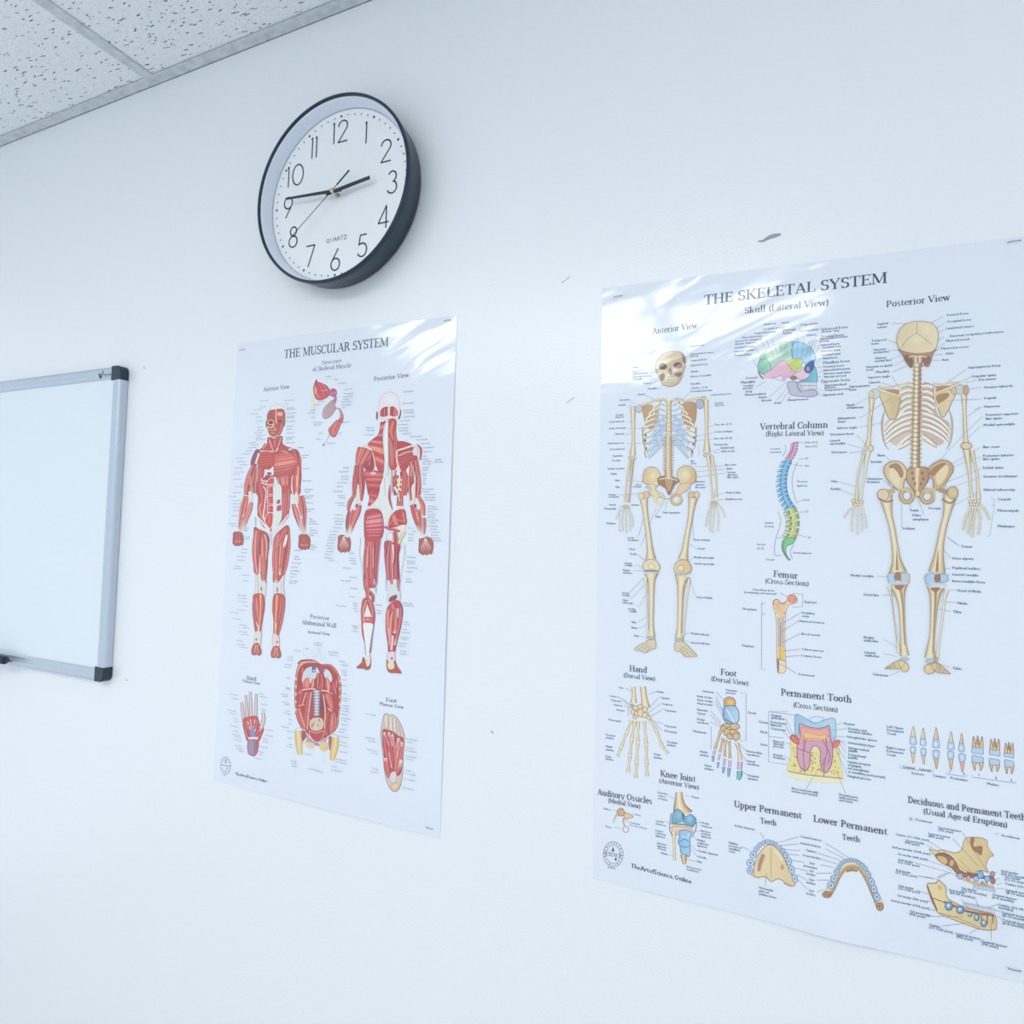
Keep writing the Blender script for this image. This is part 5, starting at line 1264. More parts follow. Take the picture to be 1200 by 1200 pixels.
labs(I, '''275 165 Squamous
442 150 suture
275 210 Occipital process
182 250 Temporal process
75 290 Mastoid process
5 325 Groove for meningeal
10 350 Inferior temporal
2 385 Lambdoid suture
-2 420 External occipital
2 458 Temporal line
620 170 Temporal line
615 228 Coronal suture
685 268 Pterion
820 236 Greater wing
800 302 Supraorbital foramen
802 326 (notch)
815 360 Ethmoid bone
830 384 Lacrimal bone
820 418 Lacrimal fossa
822 454 Lacrimal canal
832 486 Nasal bone
835 565 Frontal process
838 598 Infraorbital foramen
840 630 Anterior nasal spine
842 660 Alveolar process
845 740 Zygomaticofacial
848 762 foramen
850 784 Temporal process
830 830 Zygomatic arch
105 672 Coronoid
80 745 Condylar
85 768 process
110 798 Body
100 828 External auditory
232 852 Ramus
255 882 Alveolar
380 905 Body
505 878 Mental foramen''', size=.0034)
sfin(I, 'skull_captions')
I = SI(870, 490, 6.667)
labs(I, '''488 196 Atlas (C1)
490 228 Axis (C2)
485 322 C7
485 380 Th1
472 646 Th12
492 736 L1
510 938 L5
215 246 Cervical
215 272 vertebrae
425 502 Thoracic
425 534 kyphosis
172 824 Lumbar
172 852 lordosis
112 992 Sacrum
112 1024 (S1-5)
180 1110 Coccyx
395 1058 Sacral kyphosis''', size=.0032)
I.at(860, 660, 8.571)
labs(I, '''185 274 Cancellous bone
100 300 (containing red marrow)
705 398 Epiphysis
675 508 Medullary
675 540 cavity
658 592 Nutrient foramen
675 720 Blood vessels
678 874 Yellow marrow
668 936 Compact bone
650 1126 Periosteum
85 468 Metaphysis
78 836 Diaphysis''', size=.0036)
I.at(700, 780, 6)
labs(I, '''145 162 Ulna
82 220 Lunate
88 250 Triquetral
112 284 Pisiform
130 318 Hamate
75 388 Metacarpals
55 494 Proximal
56 514 phalanx
55 576 Middle
56 598 phalanx
52 646 Distal
54 664 phalanx
415 190 Radius
440 232 Capitate
455 276 Scaphoid
468 320 Trapezium
468 430 Trapezoid
468 466 Metacarpal
488 544 Proximal
488 564 phalanx
395 630 Distal
395 652 phalanx
735 186 Calcaneus
700 222 Body of talus
700 248 Neck of talus
700 272 Head of talus
698 316 Navicular
698 342 Cuboid
698 384 Medial
698 404 cuneiform
672 468 Metatarsals
720 612 Middle
720 634 phalanx
752 708 Distal
752 730 phalanx
902 178 Posterior
904 196 process
1055 336 Tarsals
1048 608 Intermediate
1048 630 cuneiform
1048 676 Lateral
1048 696 cuneiform
1055 778 Proximal
1058 800 phalanx''', size=.0034)
leads(I, '195,162 245,185|140,218 250,285|180,250 250,300|185,280 245,315|215,290 215,360|410,185 360,205|435,225 350,310|450,265 340,345|465,305 370,360|460,410 370,385|455,460 400,400|840,190 900,260|835,222 890,330|830,248 895,350|830,270 900,385|795,320 870,400|790,345 865,420|790,395 870,435|790,430 800,430 800,590|1005,195 1045,195 1045,530 1000,530|1045,600 960,520|1045,670 960,540|1050,770 1020,745', 2.6)
I.at(880, 800, 8)
labs(I, '''182 312 Gingival
182 336 epithelium
182 378 Periodontal
182 402 ligament
182 438 Cementum
208 558 Bone of
208 580 alveolar
208 604 process
208 684 Dental
208 708 foramen
70 376 Crown
85 470 Neck
90 588 Root
870 392 Enamel
910 440 Dentine and
910 466 dentinal tubules
900 516 Interglobular spaces
905 572 Odontoblast layer
912 620 Interproximal
912 644 papilla
912 684 Periodontal
912 708 papilla
905 750 Lamina propria
905 780 of gingiva
905 812 (of mandibular
905 844 or maxillary periosteum)
905 884 Gingival groove
380 1000 Bone marrow with
380 1026 nerves and vessels
825 1058 Dental nerve
825 1084 with arteries
825 1110 and veins''', size=.0036)
sfin(I, 'small_captions')
# ================================================================== muscle chart
msurf, mfin = chart('muscle_chart', 'smaller glossy chart of the muscular system, below the clock', MC, .0022, [], .0022)
def MI(ox=0, oy=0, sc=1): return Ink(msurf, ox, oy, sc)
I = MI(); head(I, 'THE MUSCULAR SYSTEM', (331.5, 419.5), (454, 405), 10, c=(50, 66, 92)); mfin(I, 'title_lettering')
GH = (92, 110, 142)
I = MI()
head(I, 'Structure', (376, 427), (399, 424), 4.4, GH); head(I, 'of Skeletal Muscle', (365, 435), (410.5, 430), 5, GH)
head(I, 'Anterior View', (307, 458.5), (338, 455), 5, GH); head(I, 'Posterior View', (437, 446.5), (478.5, 441.5), 5.4, GH)
head(I, 'Posterior', (362.5, 724.5), (385.5, 727), 4.8, GH); head(I, 'Abdominal Wall', (353, 731.5), (393.5, 736), 5.2, GH); head(I, 'Internal View', (360, 742), (386, 745), 3.4, GH)
head(I, 'Hand', (287.5, 796.5), (299.5, 798), 4.6, GH); head(I, 'Palmar View', (283, 799.5), (304, 803), 3.4, GH)
head(I, 'Foot', (451.5, 822.5), (464.5, 824), 5, GH); head(I, 'Plantar View', (444, 826.5), (472.5, 831), 3.8, GH)
mfin(I, 'heading_lettering')
I = MI(); sansfit(I, 'TheArtofScience.Online', (274.5, 908.5), (312, 917.5), .0070, (58, 72, 100)); mfin(I, 'web_address')
def emblem2(I):
    I.at(250, 785, 8.571); c = (150, 172, 205)
    I.line([(112 + 52 * cos(t * pi / 18), 965 + 88 * sin(t * pi / 18)) for t in range(37)], 6, c, raw=True)
    for k in range(14): t = k * pi / 7; I.line([(112 + 32 * cos(t), 965 + 52 * sin(t)), (112 + 50 * cos(t), 965 + 84 * sin(t))], 8, c, raw=True)
    I.fill('106,940 112,900 120,942', (40, 50, 80), smooth=False); I.fill('118,1002 124,982 132,1002', (40, 50, 80), smooth=False); I.line('85,1060 120,1068', 7, (150, 165, 195)); I.line('66,958 108,966 158,976', 9, (130, 150, 185))
I = MI(); emblem2(I); mfin(I, 'emblem')
WHT = (226, 228, 232); GRY = (205, 212, 220); TEN = (232, 214, 190); DK = (130, 34, 44)

# ---- front figure
I = MI(260, 450, 9.23)
I.fill('500,300 515,250 550,222 595,214 640,228 668,262 680,320 660,340 520,340', (236, 226, 234), (200, 180, 200), 4)
I.fill('480,380 484,320 510,285 560,275 640,268 668,305 674,390 655,450 640,510 610,555 560,578 515,560 490,500', (176, 66, 62), (130, 60, 60), 5, c2=(186, 70, 66))
I.loft('495,360 505,300 535,278 566,290', '500,380 520,385 550,385 568,370', 8); I.ell(618, 322, 38, 26, (236, 206, 176), c2=(214, 120, 100)); I.line('576,275 574,350 578,420', 9, (240, 220, 210)); I.line('640,275 668,330 664,390', 9, (150, 60, 60))
I.ell(520, 412, 32, 26, (130, 40, 42), (240, 200, 190), 7); I.ell(520, 412, 14, 10, (80, 30, 30)); I.ell(618, 402, 32, 22, (150, 56, 48), (190, 96, 80), 6); I.ell(616, 402, 12, 8, (70, 30, 30))
I.line('478,455 520,470 556,430', 9, (240, 222, 180)); I.line('500,495 540,500 570,480', 8, (214, 170, 70)); I.line('540,450 565,480 575,505', 9, (214, 180, 120)); I.line('520,528 560,530', 10, (220, 170, 80)); I.line('500,545 555,572 600,540', 7, (240, 200, 190)); I.musc('630,430 620,490 596,540', [34, 40, 20])
I.ell(474, 430, 11, 42, (120, 90, 84), (190, 150, 140), 3); I.ell(662, 420, 13, 50, (130, 80, 74), (190, 150, 140), 3, rot=.15)
I.fill('490,575 560,590 640,560 645,640 700,680 740,690 620,720 560,752 530,720 400,716 440,680 480,640', (182, 60, 58), DK, 5)
I.musc('500,590 530,650 552,730', [30, 30, 12]); I.musc('632,580 610,650 575,725', [44, 44, 14]); I.musc('560,600 556,680', [44, 20], (150, 50, 60)); I.musc('470,650 430,700', [44, 26]); I.line('502,610 530,690 548,720', 6, (240, 205, 195)); I.line('600,690 560,750', 9, (240, 226, 214)); I.line('405,722 520,728', 12, (238, 214, 200)); I.line('548,720 552,1000', 8, (236, 216, 210))
# trunk base
I.fill('388,740 555,735 640,715 760,720 840,770 850,900 800,960 750,1000 740,1120 720,1200 380,1200 372,1040 380,900', (188, 62, 60))
I.loft('556,745 556,820 556,900 558,985', '800,725 815,790 812,850 790,920', 20, (200, 70, 66), p=.5); I.loft('600,730 640,715 700,700', '800,780 815,800 820,830', 10, (206, 84, 76), p=.6); I.loft('558,975 600,1000 690,1003', '770,900 785,925 780,945', 9, (180, 50, 56))
I.fill('388,745 530,742 545,880 400,905 380,830', (196, 60, 52), (150, 50, 44), 5)
for k in range(9): I.line([(400, 760 + 16 * k), (460, 775 + 13 * k), (535, 765 + 14 * k)], 4, (214, 110, 70) if k % 2 else (150, 40, 40))
I.fill('455,920 500,925 530,890 550,900 548,985 480,980 440,1020 450,960', (226, 216, 226), (150, 120, 150), 4); I.ell(515, 900, 16, 12, (90, 50, 80)); I.ell(505, 965, 26, 14, (80, 56, 90)); I.ell(468, 1015, 24, 12, (96, 60, 96))
for P in ('400,990 430,1045 480,1050', '395,1040 450,1080 540,1090', '470,930 520,950 550,940'): I.line(P, 12, (238, 226, 230))
I.musc('395,900 390,1000 400,1200', [44, 50, 70]); I.fill('480,1055 520,1015 552,1012 552,1075 480,1085', (196, 64, 80), (240, 220, 224), 6); I.fill('460,1110 552,1095 552,1190 480,1195', (194, 58, 74), (240, 220, 224), 6)
I.fill('560,1010 590,1040 615,1110 630,1210 556,1210', (214, 226, 228), (180, 190, 200), 3)
for k in range(6): I.musc([(600 + 22 * k, 1010 - 4 * k), (615 + 18 * k, 1080), (640 + 12 * k, 1200)], [26, 30, 22], (204, 84, 72))
# arms
I.fill('345,730 375,705 400,735 370,860 340,950 310,900 305,830', (140, 60, 96), (120, 40, 60), 5); I.line('392,745 378,790 356,862', 22, (216, 216, 214)); I.musc('340,880 305,980 280,1080 262,1200', [52, 84, 92, 70], (196, 72, 66)); I.musc('360,900 352,1000 340,1180', [22, 36, 40], (150, 46, 56)); I.line('300,990 290,1090', 10, (236, 170, 120)); I.line('378,905 372,1050', 8, (210, 200, 180))
I.loft('740,700 800,705 838,760 852,850', '838,930 842,940 848,950 852,960', 9, (196, 64, 62)); I.musc('815,890 808,1000 800,1090 800,1200', [60, 92, 90, 66], (196, 72, 66)); I.line('800,990 806,1110', 12, (238, 190, 150)); I.line('850,900 838,1000 842,1180', 6, (120, 36, 50))
# lower half
I.at(260, 570, 9.23)
I.fill('372,-14 722,-14 728,130 722,260 712,330 640,420 530,500 440,440 372,330 385,180', (190, 62, 60), smooth=False)
I.fill('552,-10 630,-10 640,180 640,330 600,420 535,488 540,300 548,100', (216, 226, 228), (190, 196, 205), 3)
I.musc('395,0 410,140 400,260 440,380', [50, 56, 48, 24], (196, 74, 66)); I.line('440,0 470,60 455,200 445,350 510,470', [10, 10, 12, 14, 16], (232, 228, 230)); I.line('410,180 395,250 430,350', 10, (236, 160, 120))
for y0, y1 in ((0, 84), (102, 188), (206, 282)): I.fill([(482, y0), (548, y0 - 2), (550, y1), (486, y1 + 2)], (198, 62, 80), (240, 226, 228), 7, smooth=False); I.line([(500, y0 + 10), (502, y1 - 8)], 8, (222, 120, 124)); I.line([(528, y0 + 8), (530, y1 - 8)], 6, (160, 40, 60))
I.fill('490,292 545,292 542,400 515,456 480,420 455,370', (200, 58, 56), (240, 226, 228), 7); I.line('510,310 500,400', 10, (226, 120, 96))
I.fill('585,150 625,138 626,182 585,190', (176, 56, 90), (230, 220, 230), 4, smooth=False); I.fill('585,212 640,196 640,262 585,268', (186, 60, 100), (230, 220, 230), 4, smooth=False); I.line('606,145 606,262', 4, (120, 40, 80))
for k in range(4): I.musc([(655 + 22 * k, 90 - 20 * k), (656 + 20 * k, 220), (665 + 14 * k, 340 - 24 * k)], [20, 24, 18], (180, 56, 62))
I.line('366,312 430,390 520,505', [14, 20, 26], (224, 222, 226)); I.line('714,300 640,400 535,508', [14, 20, 30], (226, 222, 226)); I.line('520,500 525,560 528,640', [30, 20, 8], (190, 206, 220)); I.line('352,330 358,420', [14, 10], (180, 180, 190)); I.ell(395, 462, 34, 14, (234, 214, 210))
# thighs
I.fill('345,440 400,470 470,500 505,570 490,700 485,850 470,1010 470,1040 350,945 335,800 326,650 335,520', (190, 60, 58), (110, 44, 56), 5); I.fill('700,420 728,500 725,640 700,800 672,950 640,1000 555,1045 548,900 545,700 560,560 600,500', (190, 60, 58), (110, 44, 56), 5)
I.musc('362,480 346,640 350,800 372,940', [40, 54, 50, 36]); I.musc('410,480 392,620 385,760', [44, 44, 20], (176, 50, 56)); I.musc('432,520 440,700 446,880 446,1035', [24, 56, 66, 34], (206, 84, 74), (0, .06)); I.musc('460,520 480,640 470,800', [50, 52, 22], (170, 44, 54)); I.line('405,740 402,930', [4, 18], (220, 214, 214)); I.line('425,560 430,760', 5, (240, 200, 180))
I.musc('600,510 575,660 570,850 580,1035', [40, 60, 66, 34], (204, 80, 72), (0, .06)); I.musc('690,455 640,560 580,700', [44, 44, 18], (200, 72, 64)); I.musc('712,480 712,640 680,850 655,960', [30, 44, 50, 20]); I.musc('650,600 636,760 620,960', [44, 52, 20], (200, 80, 72), (0, .2)); I.fill('690,520 704,540 690,620 662,660 668,590', WHT); I.line('630,640 620,840', 5, (240, 206, 190))
I.fill('350,945 372,960 405,930 425,1020 470,1040 468,1110 460,1200 352,1200 355,1080', (214, 218, 220), (160, 168, 178), 4); I.fill('556,1045 600,1040 640,990 668,960 662,1080 668,1200 562,1200', (214, 218, 222), (160, 168, 178), 4); I.ell(420, 1108, 8, 26, (110, 110, 110)); I.ell(594, 1118, 8, 30, (110, 110, 110)); I.line('380,960 385,1180', 5, (150, 156, 166)); I.line('640,1020 640,1180', 5, (170, 150, 180))
# forearms and fists
for P, w, c in (('252,100 222,220 205,320 182,430 188,500', [50, 66, 56, 30, 24], RED), ('310,170 285,260 250,360 215,480', [40, 56, 46, 26], (196, 72, 66)), ('265,130 240,240 222,330', [26, 30, 16], (210, 90, 80))): I.musc(P, w, c, (0, .28))
for P, w, c in (('850,100 872,220 880,320 886,430 890,520', [54, 66, 56, 30, 24], RED), ('765,190 790,270 820,370 868,505', [36, 56, 46, 26], (196, 72, 66)), ('815,150 845,250 860,350', [26, 30, 16], (210, 90, 80))): I.musc(P, w, c, (0, .28))
I.fill('280,60 310,60 325,130 270,190 285,130', (226, 220, 214)); I.fill('790,70 810,70 820,190 770,140', (226, 220, 214))
for P in ('200,360 215,480', '235,350 205,470', '840,370 880,510', '810,350 860,490'): I.line(P, 6, (196, 190, 206))
def fist(cx, cy, rx, ry, c=(168, 72, 62)):
    I.fill([(cx - rx * .8, cy - ry), (cx + rx * .5, cy - ry), (cx + rx, cy - ry * .4), (cx + rx * .95, cy + ry * .5), (cx + rx * .75, cy + ry * .92), (cx + rx * .5, cy + ry * .8), (cx + rx * .2, cy + ry), (cx - rx * .1, cy + ry * .9), (cx - rx * .4, cy + ry), (cx - rx * .7, cy + ry * .85), (cx - rx, cy + ry * .6), (cx - rx * .95, cy - ry * .3)], c, (120, 44, 40), 5)
    for k in range(5): I.line([(cx + rx * (-.6 + .3 * k) * .5, cy - ry * .7), (cx + rx * (-.7 + .34 * k), cy + ry * .75)], 6, mixc(c, (240, 190, 170), .35 if k % 2 else -.1))
    for k in range(4): I.ell(cx + rx * (-.55 + .36 * k), cy + ry * .35, rx * .13, ry * .13, (206, 130, 110))
fist(165, 570, 56, 74); fist(886, 605, 62, 80)
I.at(260, 670, 10.909)
I.fill('405,290 520,290 538,440 515,600 492,760 490,850 430,820 395,620 382,480 388,360', (190, 62, 58), (150, 90, 90), 4); I.fill('665,290 785,300 800,430 780,560 735,740 705,840 655,850 655,640 638,470', (190, 62, 58), (150, 90, 90), 4)
I.musc('405,340 398,450 410,600 440,780', [30, 40, 34, 14], (176, 56, 70)); I.musc('435,330 448,460 458,640', [30, 60, 20], (206, 76, 66)); I.musc('518,320 522,440 500,620', [20, 34, 20], (184, 50, 50)); I.line('486,290 488,440 476,640 460,780', [22, 16, 14, 20], (240, 180, 120)); I.line('430,640 460,720 462,800', [8, 20, 24], (226, 206, 196))
I.musc('668,330 658,460 672,660', [24, 40, 24], (206, 72, 56)); I.musc('735,330 722,480 700,660', [34, 62, 24], (204, 70, 58)); I.musc('768,340 782,450 750,640 712,820', [20, 34, 40, 14], (180, 56, 64)); I.line('700,300 692,450 678,640 678,800', [22, 16, 14, 20], (242, 190, 130)); I.line('690,660 684,740', 14, (236, 200, 160)); I.fill('412,780 492,770 484,930 430,960 405,925', (220, 214, 214), (170, 160, 168), 4); I.fill('650,800 718,830 728,960 670,980 640,950', (222, 208, 214), (170, 160, 168), 4)
I.ell(432, 866, 10, 16, (90, 70, 80)); I.ell(702, 900, 10, 18, (110, 80, 90))
for cx, cy in ((432, 1005), (684, 1040)):
    I.fill([(cx - 62, cy + 25), (cx - 52, cy - 35), (cx - 20, cy - 85), (cx + 30, cy - 85), (cx + 58, cy - 10), (cx + 64, cy + 35), (cx + 38, cy + 68), (cx + 8, cy + 52), (cx - 2, cy + 20), (cx - 12, cy + 60), (cx - 48, cy + 56)], (178, 76, 62), (110, 60, 56), 5)
    for k in range(5): I.line([(cx - 12 + 8 * k, cy - 70), (cx - 44 + 22 * k, cy + 40)], 6, (236, 190, 150) if k % 2 else (200, 110, 90))
mfin(I, 'front_figure_drawing')

# ---- rear figure
I = MI(390, 440, 8.571)
I.ell(437, 402, 10, 46, (120, 84, 84), (190, 160, 160), 3); I.ell(664, 388, 14, 52, (120, 70, 70), (190, 150, 150), 3, rot=.15)
I.fill('455,330 460,260 495,195 555,165 615,180 655,230 668,320 660,400 620,430 480,430 456,390', (228, 224, 238), (180, 176, 205), 4); I.ell(570, 240, 50, 50, (240, 234, 244), c2=(230, 226, 240))
I.loft('470,380 500,320 545,310', '475,410 510,412 545,395', 10, (176, 48, 56)); I.loft('568,312 610,312 645,360', '568,395 610,405 640,400', 10, (176, 48, 56)); I.loft('470,350 500,320 545,325', '466,400 505,415 548,400', 10, (178, 50, 58)); I.loft('568,325 615,318 648,355', '566,400 605,412 645,398', 10, (178, 50, 58)); I.line('557,310 552,430', 14, (226, 214, 214)); I.line('460,470 500,435 530,450', 12, (236, 218, 205)); I.line('570,450 610,420 640,425', 12, (236, 218, 205))
I.loft('530,450 505,520 495,620 500,720 512,820 508,930 500,1080', '470,470 462,540 440,600 345,685 395,760 420,880 470,1010', 30, (186, 56, 58), p=.35)
I.fill('545,460 628,445 628,560 640,640 660,700 640,780 640,900 600,960 560,900 545,700', (190, 56, 50), DK, 4); I.musc('600,460 575,560 600,640', [50, 54, 24], (206, 86, 60)); I.musc('560,620 585,760 590,900', [30, 70, 40], (178, 44, 50)); I.musc('620,560 625,680 615,820', [20, 34, 40], (170, 40, 48))
I.fill('640,680 700,662 780,688 800,720 800,860 760,900 700,985 660,940 640,860', (176, 46, 50), DK, 4)
for k in range(9): I.line([(655, 790 + 18 * k), (720, 780 + 12 * k), (800, 760 + 9 * k)], 5, (214, 120, 110) if k % 2 else (140, 34, 44))
I.line('645,750 700,735 840,690', [14, 16, 18], (238, 220, 208)); I.line('655,805 720,775 800,758', 9, (236, 200, 190)); I.line('640,750 640,860 680,985', [14, 16, 22], (230, 206, 205)); I.ell(825, 765, 28, 52, (216, 214, 228), (150, 140, 160), 4); I.line('840,690 880,740 872,850', [10, 26, 16], (190, 60, 66)); I.ell(820, 830, 30, 30, (170, 50, 60))
I.fill('480,1040 505,980 515,860 500,640 530,450 550,460 548,640 552,900 540,1000 570,1040 590,1200 470,1200', (218, 226, 234), (180, 190, 204), 4); I.line('540,480 528,640 535,900', [14, 26, 10], (230, 236, 240)); I.line('545,880 560,1000 560,1200', 4, (130, 140, 170))
# left shoulder, arm, lat
I.fill('300,880 400,770 420,960 392,985 340,960', (150, 36, 50), DK, 4); I.musc('370,800 350,900', [30, 60], (176, 56, 64)); I.line('395,770 420,900 400,975', [10, 14, 20], (226, 196, 200)); I.loft('255,712 330,700 400,742', '222,900 240,955 262,950', 12, (188, 72, 70)); I.loft('225,790 240,730 260,712', '220,860 222,900 228,930', 6, (176, 56, 64)); I.loft('400,745 380,800 330,860', '262,950 270,930 280,900', 8, (196, 96, 88)); I.line('262,712 330,715 395,752', [10, 24, 12], (236, 212, 200))
I.musc('225,900 225,1000 215,1100 208,1200', [30, 56, 56, 40], (186, 64, 62)); I.musc('278,890 280,1000 280,1100 275,1200', [44, 66, 72, 60], (180, 52, 58)); I.fill('240,1100 262,1110 262,1200 232,1200', (222, 216, 222))
I.loft('320,950 310,1000 330,1100 350,1200', '500,960 500,1060 470,1110 470,1200', 16, (190, 52, 54), (238, 160, 140)); I.ell(400, 982, 30, 18, (220, 180, 185))
# right back, arm
I.musc('610,950 600,1050 580,1190', [60, 30, 16], (222, 190, 200)); I.musc('700,960 720,1080 700,1200', [60, 90, 70], (188, 56, 52)); I.musc('640,1000 620,1080 640,1200', [40, 50, 60], (170, 44, 56)); 
for y in (1045, 1095, 1150): I.line([(640, y + 18), (665, y), (688, y + 22)], [10, 22, 10], (236, 216, 180))
I.musc('790,860 790,980 780,1100 790,1200', [50, 60, 60, 50], (180, 56, 60)); I.musc('830,850 850,980 858,1100 860,1200', [50, 50, 54, 44], (190, 64, 62)); I.fill('795,1100 830,1080 835,1200 800,1200', (226, 218, 224)); I.line('800,900 815,1060', 8, (232, 190, 180))
I.at(380, 560, 8.571)
I.fill('560,20 600,-20 655,-20 660,200 680,320 640,420 600,470 585,380 545,320 480,275 530,200 552,120', (216, 226, 232), (180, 190, 204), 3); I.line('600,0 606,180', 4, (130, 140, 170)); I.line('655,70 650,200 680,320', [10, 26, 8], (180, 60, 84)); I.line('700,90 730,150', [30, 14], (205, 214, 226))
I.loft('400,-10 430,90 445,200 430,278', '590,-10 545,110 530,200 450,285', 18, (188, 50, 54), (236, 150, 134)); I.musc('790,-20 785,80 760,180 755,280', [60, 60, 60, 66], (184, 54, 54)); I.musc('700,-20 690,40', [60, 30], (170, 50, 56))
for y in (10, 55, 110): I.line([(722, y + 14), (748, y), (772, y + 18)], [8, 22, 10], (236, 218, 184))
I.line('735,140 752,230', [14, 8], (236, 218, 190))
# arms
I.fill('318,70 345,90 362,235 345,262 322,240', (228, 216, 210), (190, 150, 150), 3); I.musc('310,-20 305,80 300,170', [44, 44, 26], (186, 62, 62)); I.musc('365,-20 372,90 368,230', [44, 50, 24], (176, 50, 58)); I.musc('298,170 250,250 236,330', [30, 44, 26], (200, 90, 74)); I.musc('345,270 330,350 285,470 262,560', [50, 56, 36, 18], (190, 62, 66), (0, .25)); I.musc('290,320 270,400 250,540', [40, 44, 20], (194, 74, 74), (0, .3)); I.musc('245,330 228,430 222,560', [26, 36, 18], (150, 60, 70), (0, .2)); I.ell(300, 300, 16, 30, (222, 212, 214)); I.ell(320, 280, 10, 22, (90, 40, 56))
I.fill('876,80 908,70 906,220 888,265 850,235', (228, 216, 210), (190, 150, 150), 3); I.musc('850,-20 850,80 870,230', [36, 34, 20], (180, 54, 60)); I.musc('935,-20 935,90 925,200', [40, 44, 26], (186, 62, 62)); I.musc('935,180 985,270 1000,380', [34, 44, 24], (196, 80, 66)); I.musc('880,270 905,380 950,540', [50, 50, 20], (190, 62, 66), (0, .25)); I.musc('945,300 955,420 972,575', [44, 46, 20], (194, 74, 74), (0, .3)); I.musc('1000,400 1005,470 1000,565', [34, 36, 16], (130, 70, 84)); I.ell(946, 290, 18, 34, (222, 212, 214)); I.ell(912, 282, 10, 20, (90, 40, 56)); I.line('925,340 945,440', 8, (226, 190, 110))
def hand_(cx, cy, rx, ry):
    fist(cx, cy, rx, ry, (166, 84, 74))
    for k in range(5): I.line([(cx - 4, cy - ry * .95), (cx + rx * (-.65 + .32 * k), cy + ry * .2)], [4, 6], (226, 214, 220))
hand_(195, 665, 64, 84); hand_(1018, 686, 72, 88); I.line('200,580 240,592', 20, (228, 224, 232)); I.line('955,600 1010,585', 20, (228, 224, 232))
# hips, thighs
I.line('365,600 352,760 375,900 392,1080', 4, (150, 175, 190)); I.line('812,660 800,800 775,950 750,1110', 4, (150, 175, 190)); I.line('770,640 830,800', 3, (170, 190, 205))
I.fill('405,360 430,320 520,312 570,350 592,480 580,590 540,640 545,760 530,960 515,1090 400,1080 398,860 405,620 400,480', (184, 54, 66), (120, 50, 64), 4)
I.loft('440,350 415,430 415,520 430,590', '530,320 580,400 585,500 555,590', 22, (186, 52, 72), (236, 170, 176), p=.45); I.line('405,360 400,480 405,600', 14, (170, 60, 70)); I.line('425,298 490,290 560,308', 16, (238, 218, 196))
I.musc('440,640 420,780 415,920 430,1080', [60, 56, 50, 40], (176, 46, 64)); I.musc('485,640 478,800 480,980 500,1080', [50, 60, 50, 24], (190, 66, 84)); I.musc('545,620 530,760 522,900 520,1050', [44, 44, 36, 20], (170, 44, 62)); I.line('455,680 452,980', 5, (110, 30, 50)); I.line('432,700 430,900', 9, (230, 160, 165)); I.line('488,700 486,900', 9, (232, 170, 175)); I.line('500,1020 495,1090 520,1160', [14, 10, 4], (190, 200, 210))
I.fill('640,470 665,390 720,330 800,320 818,400 820,460 760,490 720,490 650,500', (186, 48, 46), DK, 4); I.loft('665,400 710,350 800,335', '700,480 760,480 815,450', 12, (192, 50, 44)); I.line('640,480 700,420 810,440', 5, (230, 150, 130)); I.line('725,292 800,290', 16, (238, 218, 196)); I.fill('720,500 800,470 815,520 770,560', (228, 218, 220)); I.loft('600,495 610,510 640,525', '720,510 760,530 760,545', 6, (196, 60, 76)); I.ell(615, 495, 18, 14, (190, 80, 130)); I.ell(655, 590, 34, 44, (226, 222, 232), (170, 160, 180), 4)
I.musc('705,540 715,620 700,700', [44, 50, 30], (190, 52, 50)); I.strip('810,540 775,590 750,650 738,720', [26, 34, 26, 12], (-1, 0, 1), [ink((200, 170, 110)), ink((242, 226, 190)), ink((196, 160, 110))])
I.fill('605,640 690,650 760,680 740,800 748,1000 752,1140 700,1120 640,1060 618,950 608,800', (180, 50, 66), (130, 60, 76), 4); I.musc('625,640 622,780 635,980', [34, 44, 30], (170, 44, 62)); I.musc('668,650 655,800 665,1000 690,1090', [30, 66, 60, 24], (200, 96, 110)); I.musc('725,690 722,850 730,1000 735,1130', [40, 50, 50, 40], (176, 42, 56)); I.line('685,670 692,760 688,860', [18, 12, 4], (226, 218, 226)); I.line('708,860 715,1100', 5, (230, 160, 170)); I.line('612,1000 620,1140', 8, (190, 205, 215))
I.at(390, 680, 10)
I.musc('385,-10 375,60 400,150', [50, 40, 34], (176, 50, 62)); I.musc('395,60 405,140 400,220', [24, 50, 30], (206, 96, 76)); I.musc('450,0 470,60 490,90', [30, 22, 14], (180, 50, 80)); I.line('500,20 505,100 500,160', 10, (176, 196, 206)); I.musc('430,130 465,190 470,260', [30, 40, 16], (180, 40, 60))
I.fill('350,225 400,205 445,235 480,320 492,420 480,520 455,640 432,865 385,870 372,720 345,560 328,430 332,320', (186, 60, 62), (130, 60, 76), 4); I.musc('385,230 350,330 345,460', [40, 48, 30], (188, 60, 60)); I.musc('420,230 455,330 465,460', [40, 40, 30], (180, 60, 84)); I.fill('400,280 452,428 360,428', (220, 232, 234), (200, 160, 170), 4, smooth=False); I.loft('340,440 410,435 480,440', '345,500 410,480 478,510', 12, (214, 84, 110)); I.fill('352,520 400,500 470,525 448,680 425,880 392,880 375,720', (226, 236, 240), (200, 200, 214), 3); I.line('338,500 352,640 378,760', [16, 22, 6], (190, 76, 84)); I.line('478,520 455,660 432,850', [10, 16, 22], (150, 110, 140)); I.line('375,760 382,860', 14, (170, 160, 190))
I.fill('275,1026 335,965 352,900 372,940 400,930 435,890 438,1010 405,1050 350,1035', (176, 72, 56), (120, 70, 60), 5); I.fill('385,930 432,890 436,960 420,1000 395,1005', (226, 216, 206)); I.ell(398, 955, 16, 34, (236, 214, 170))
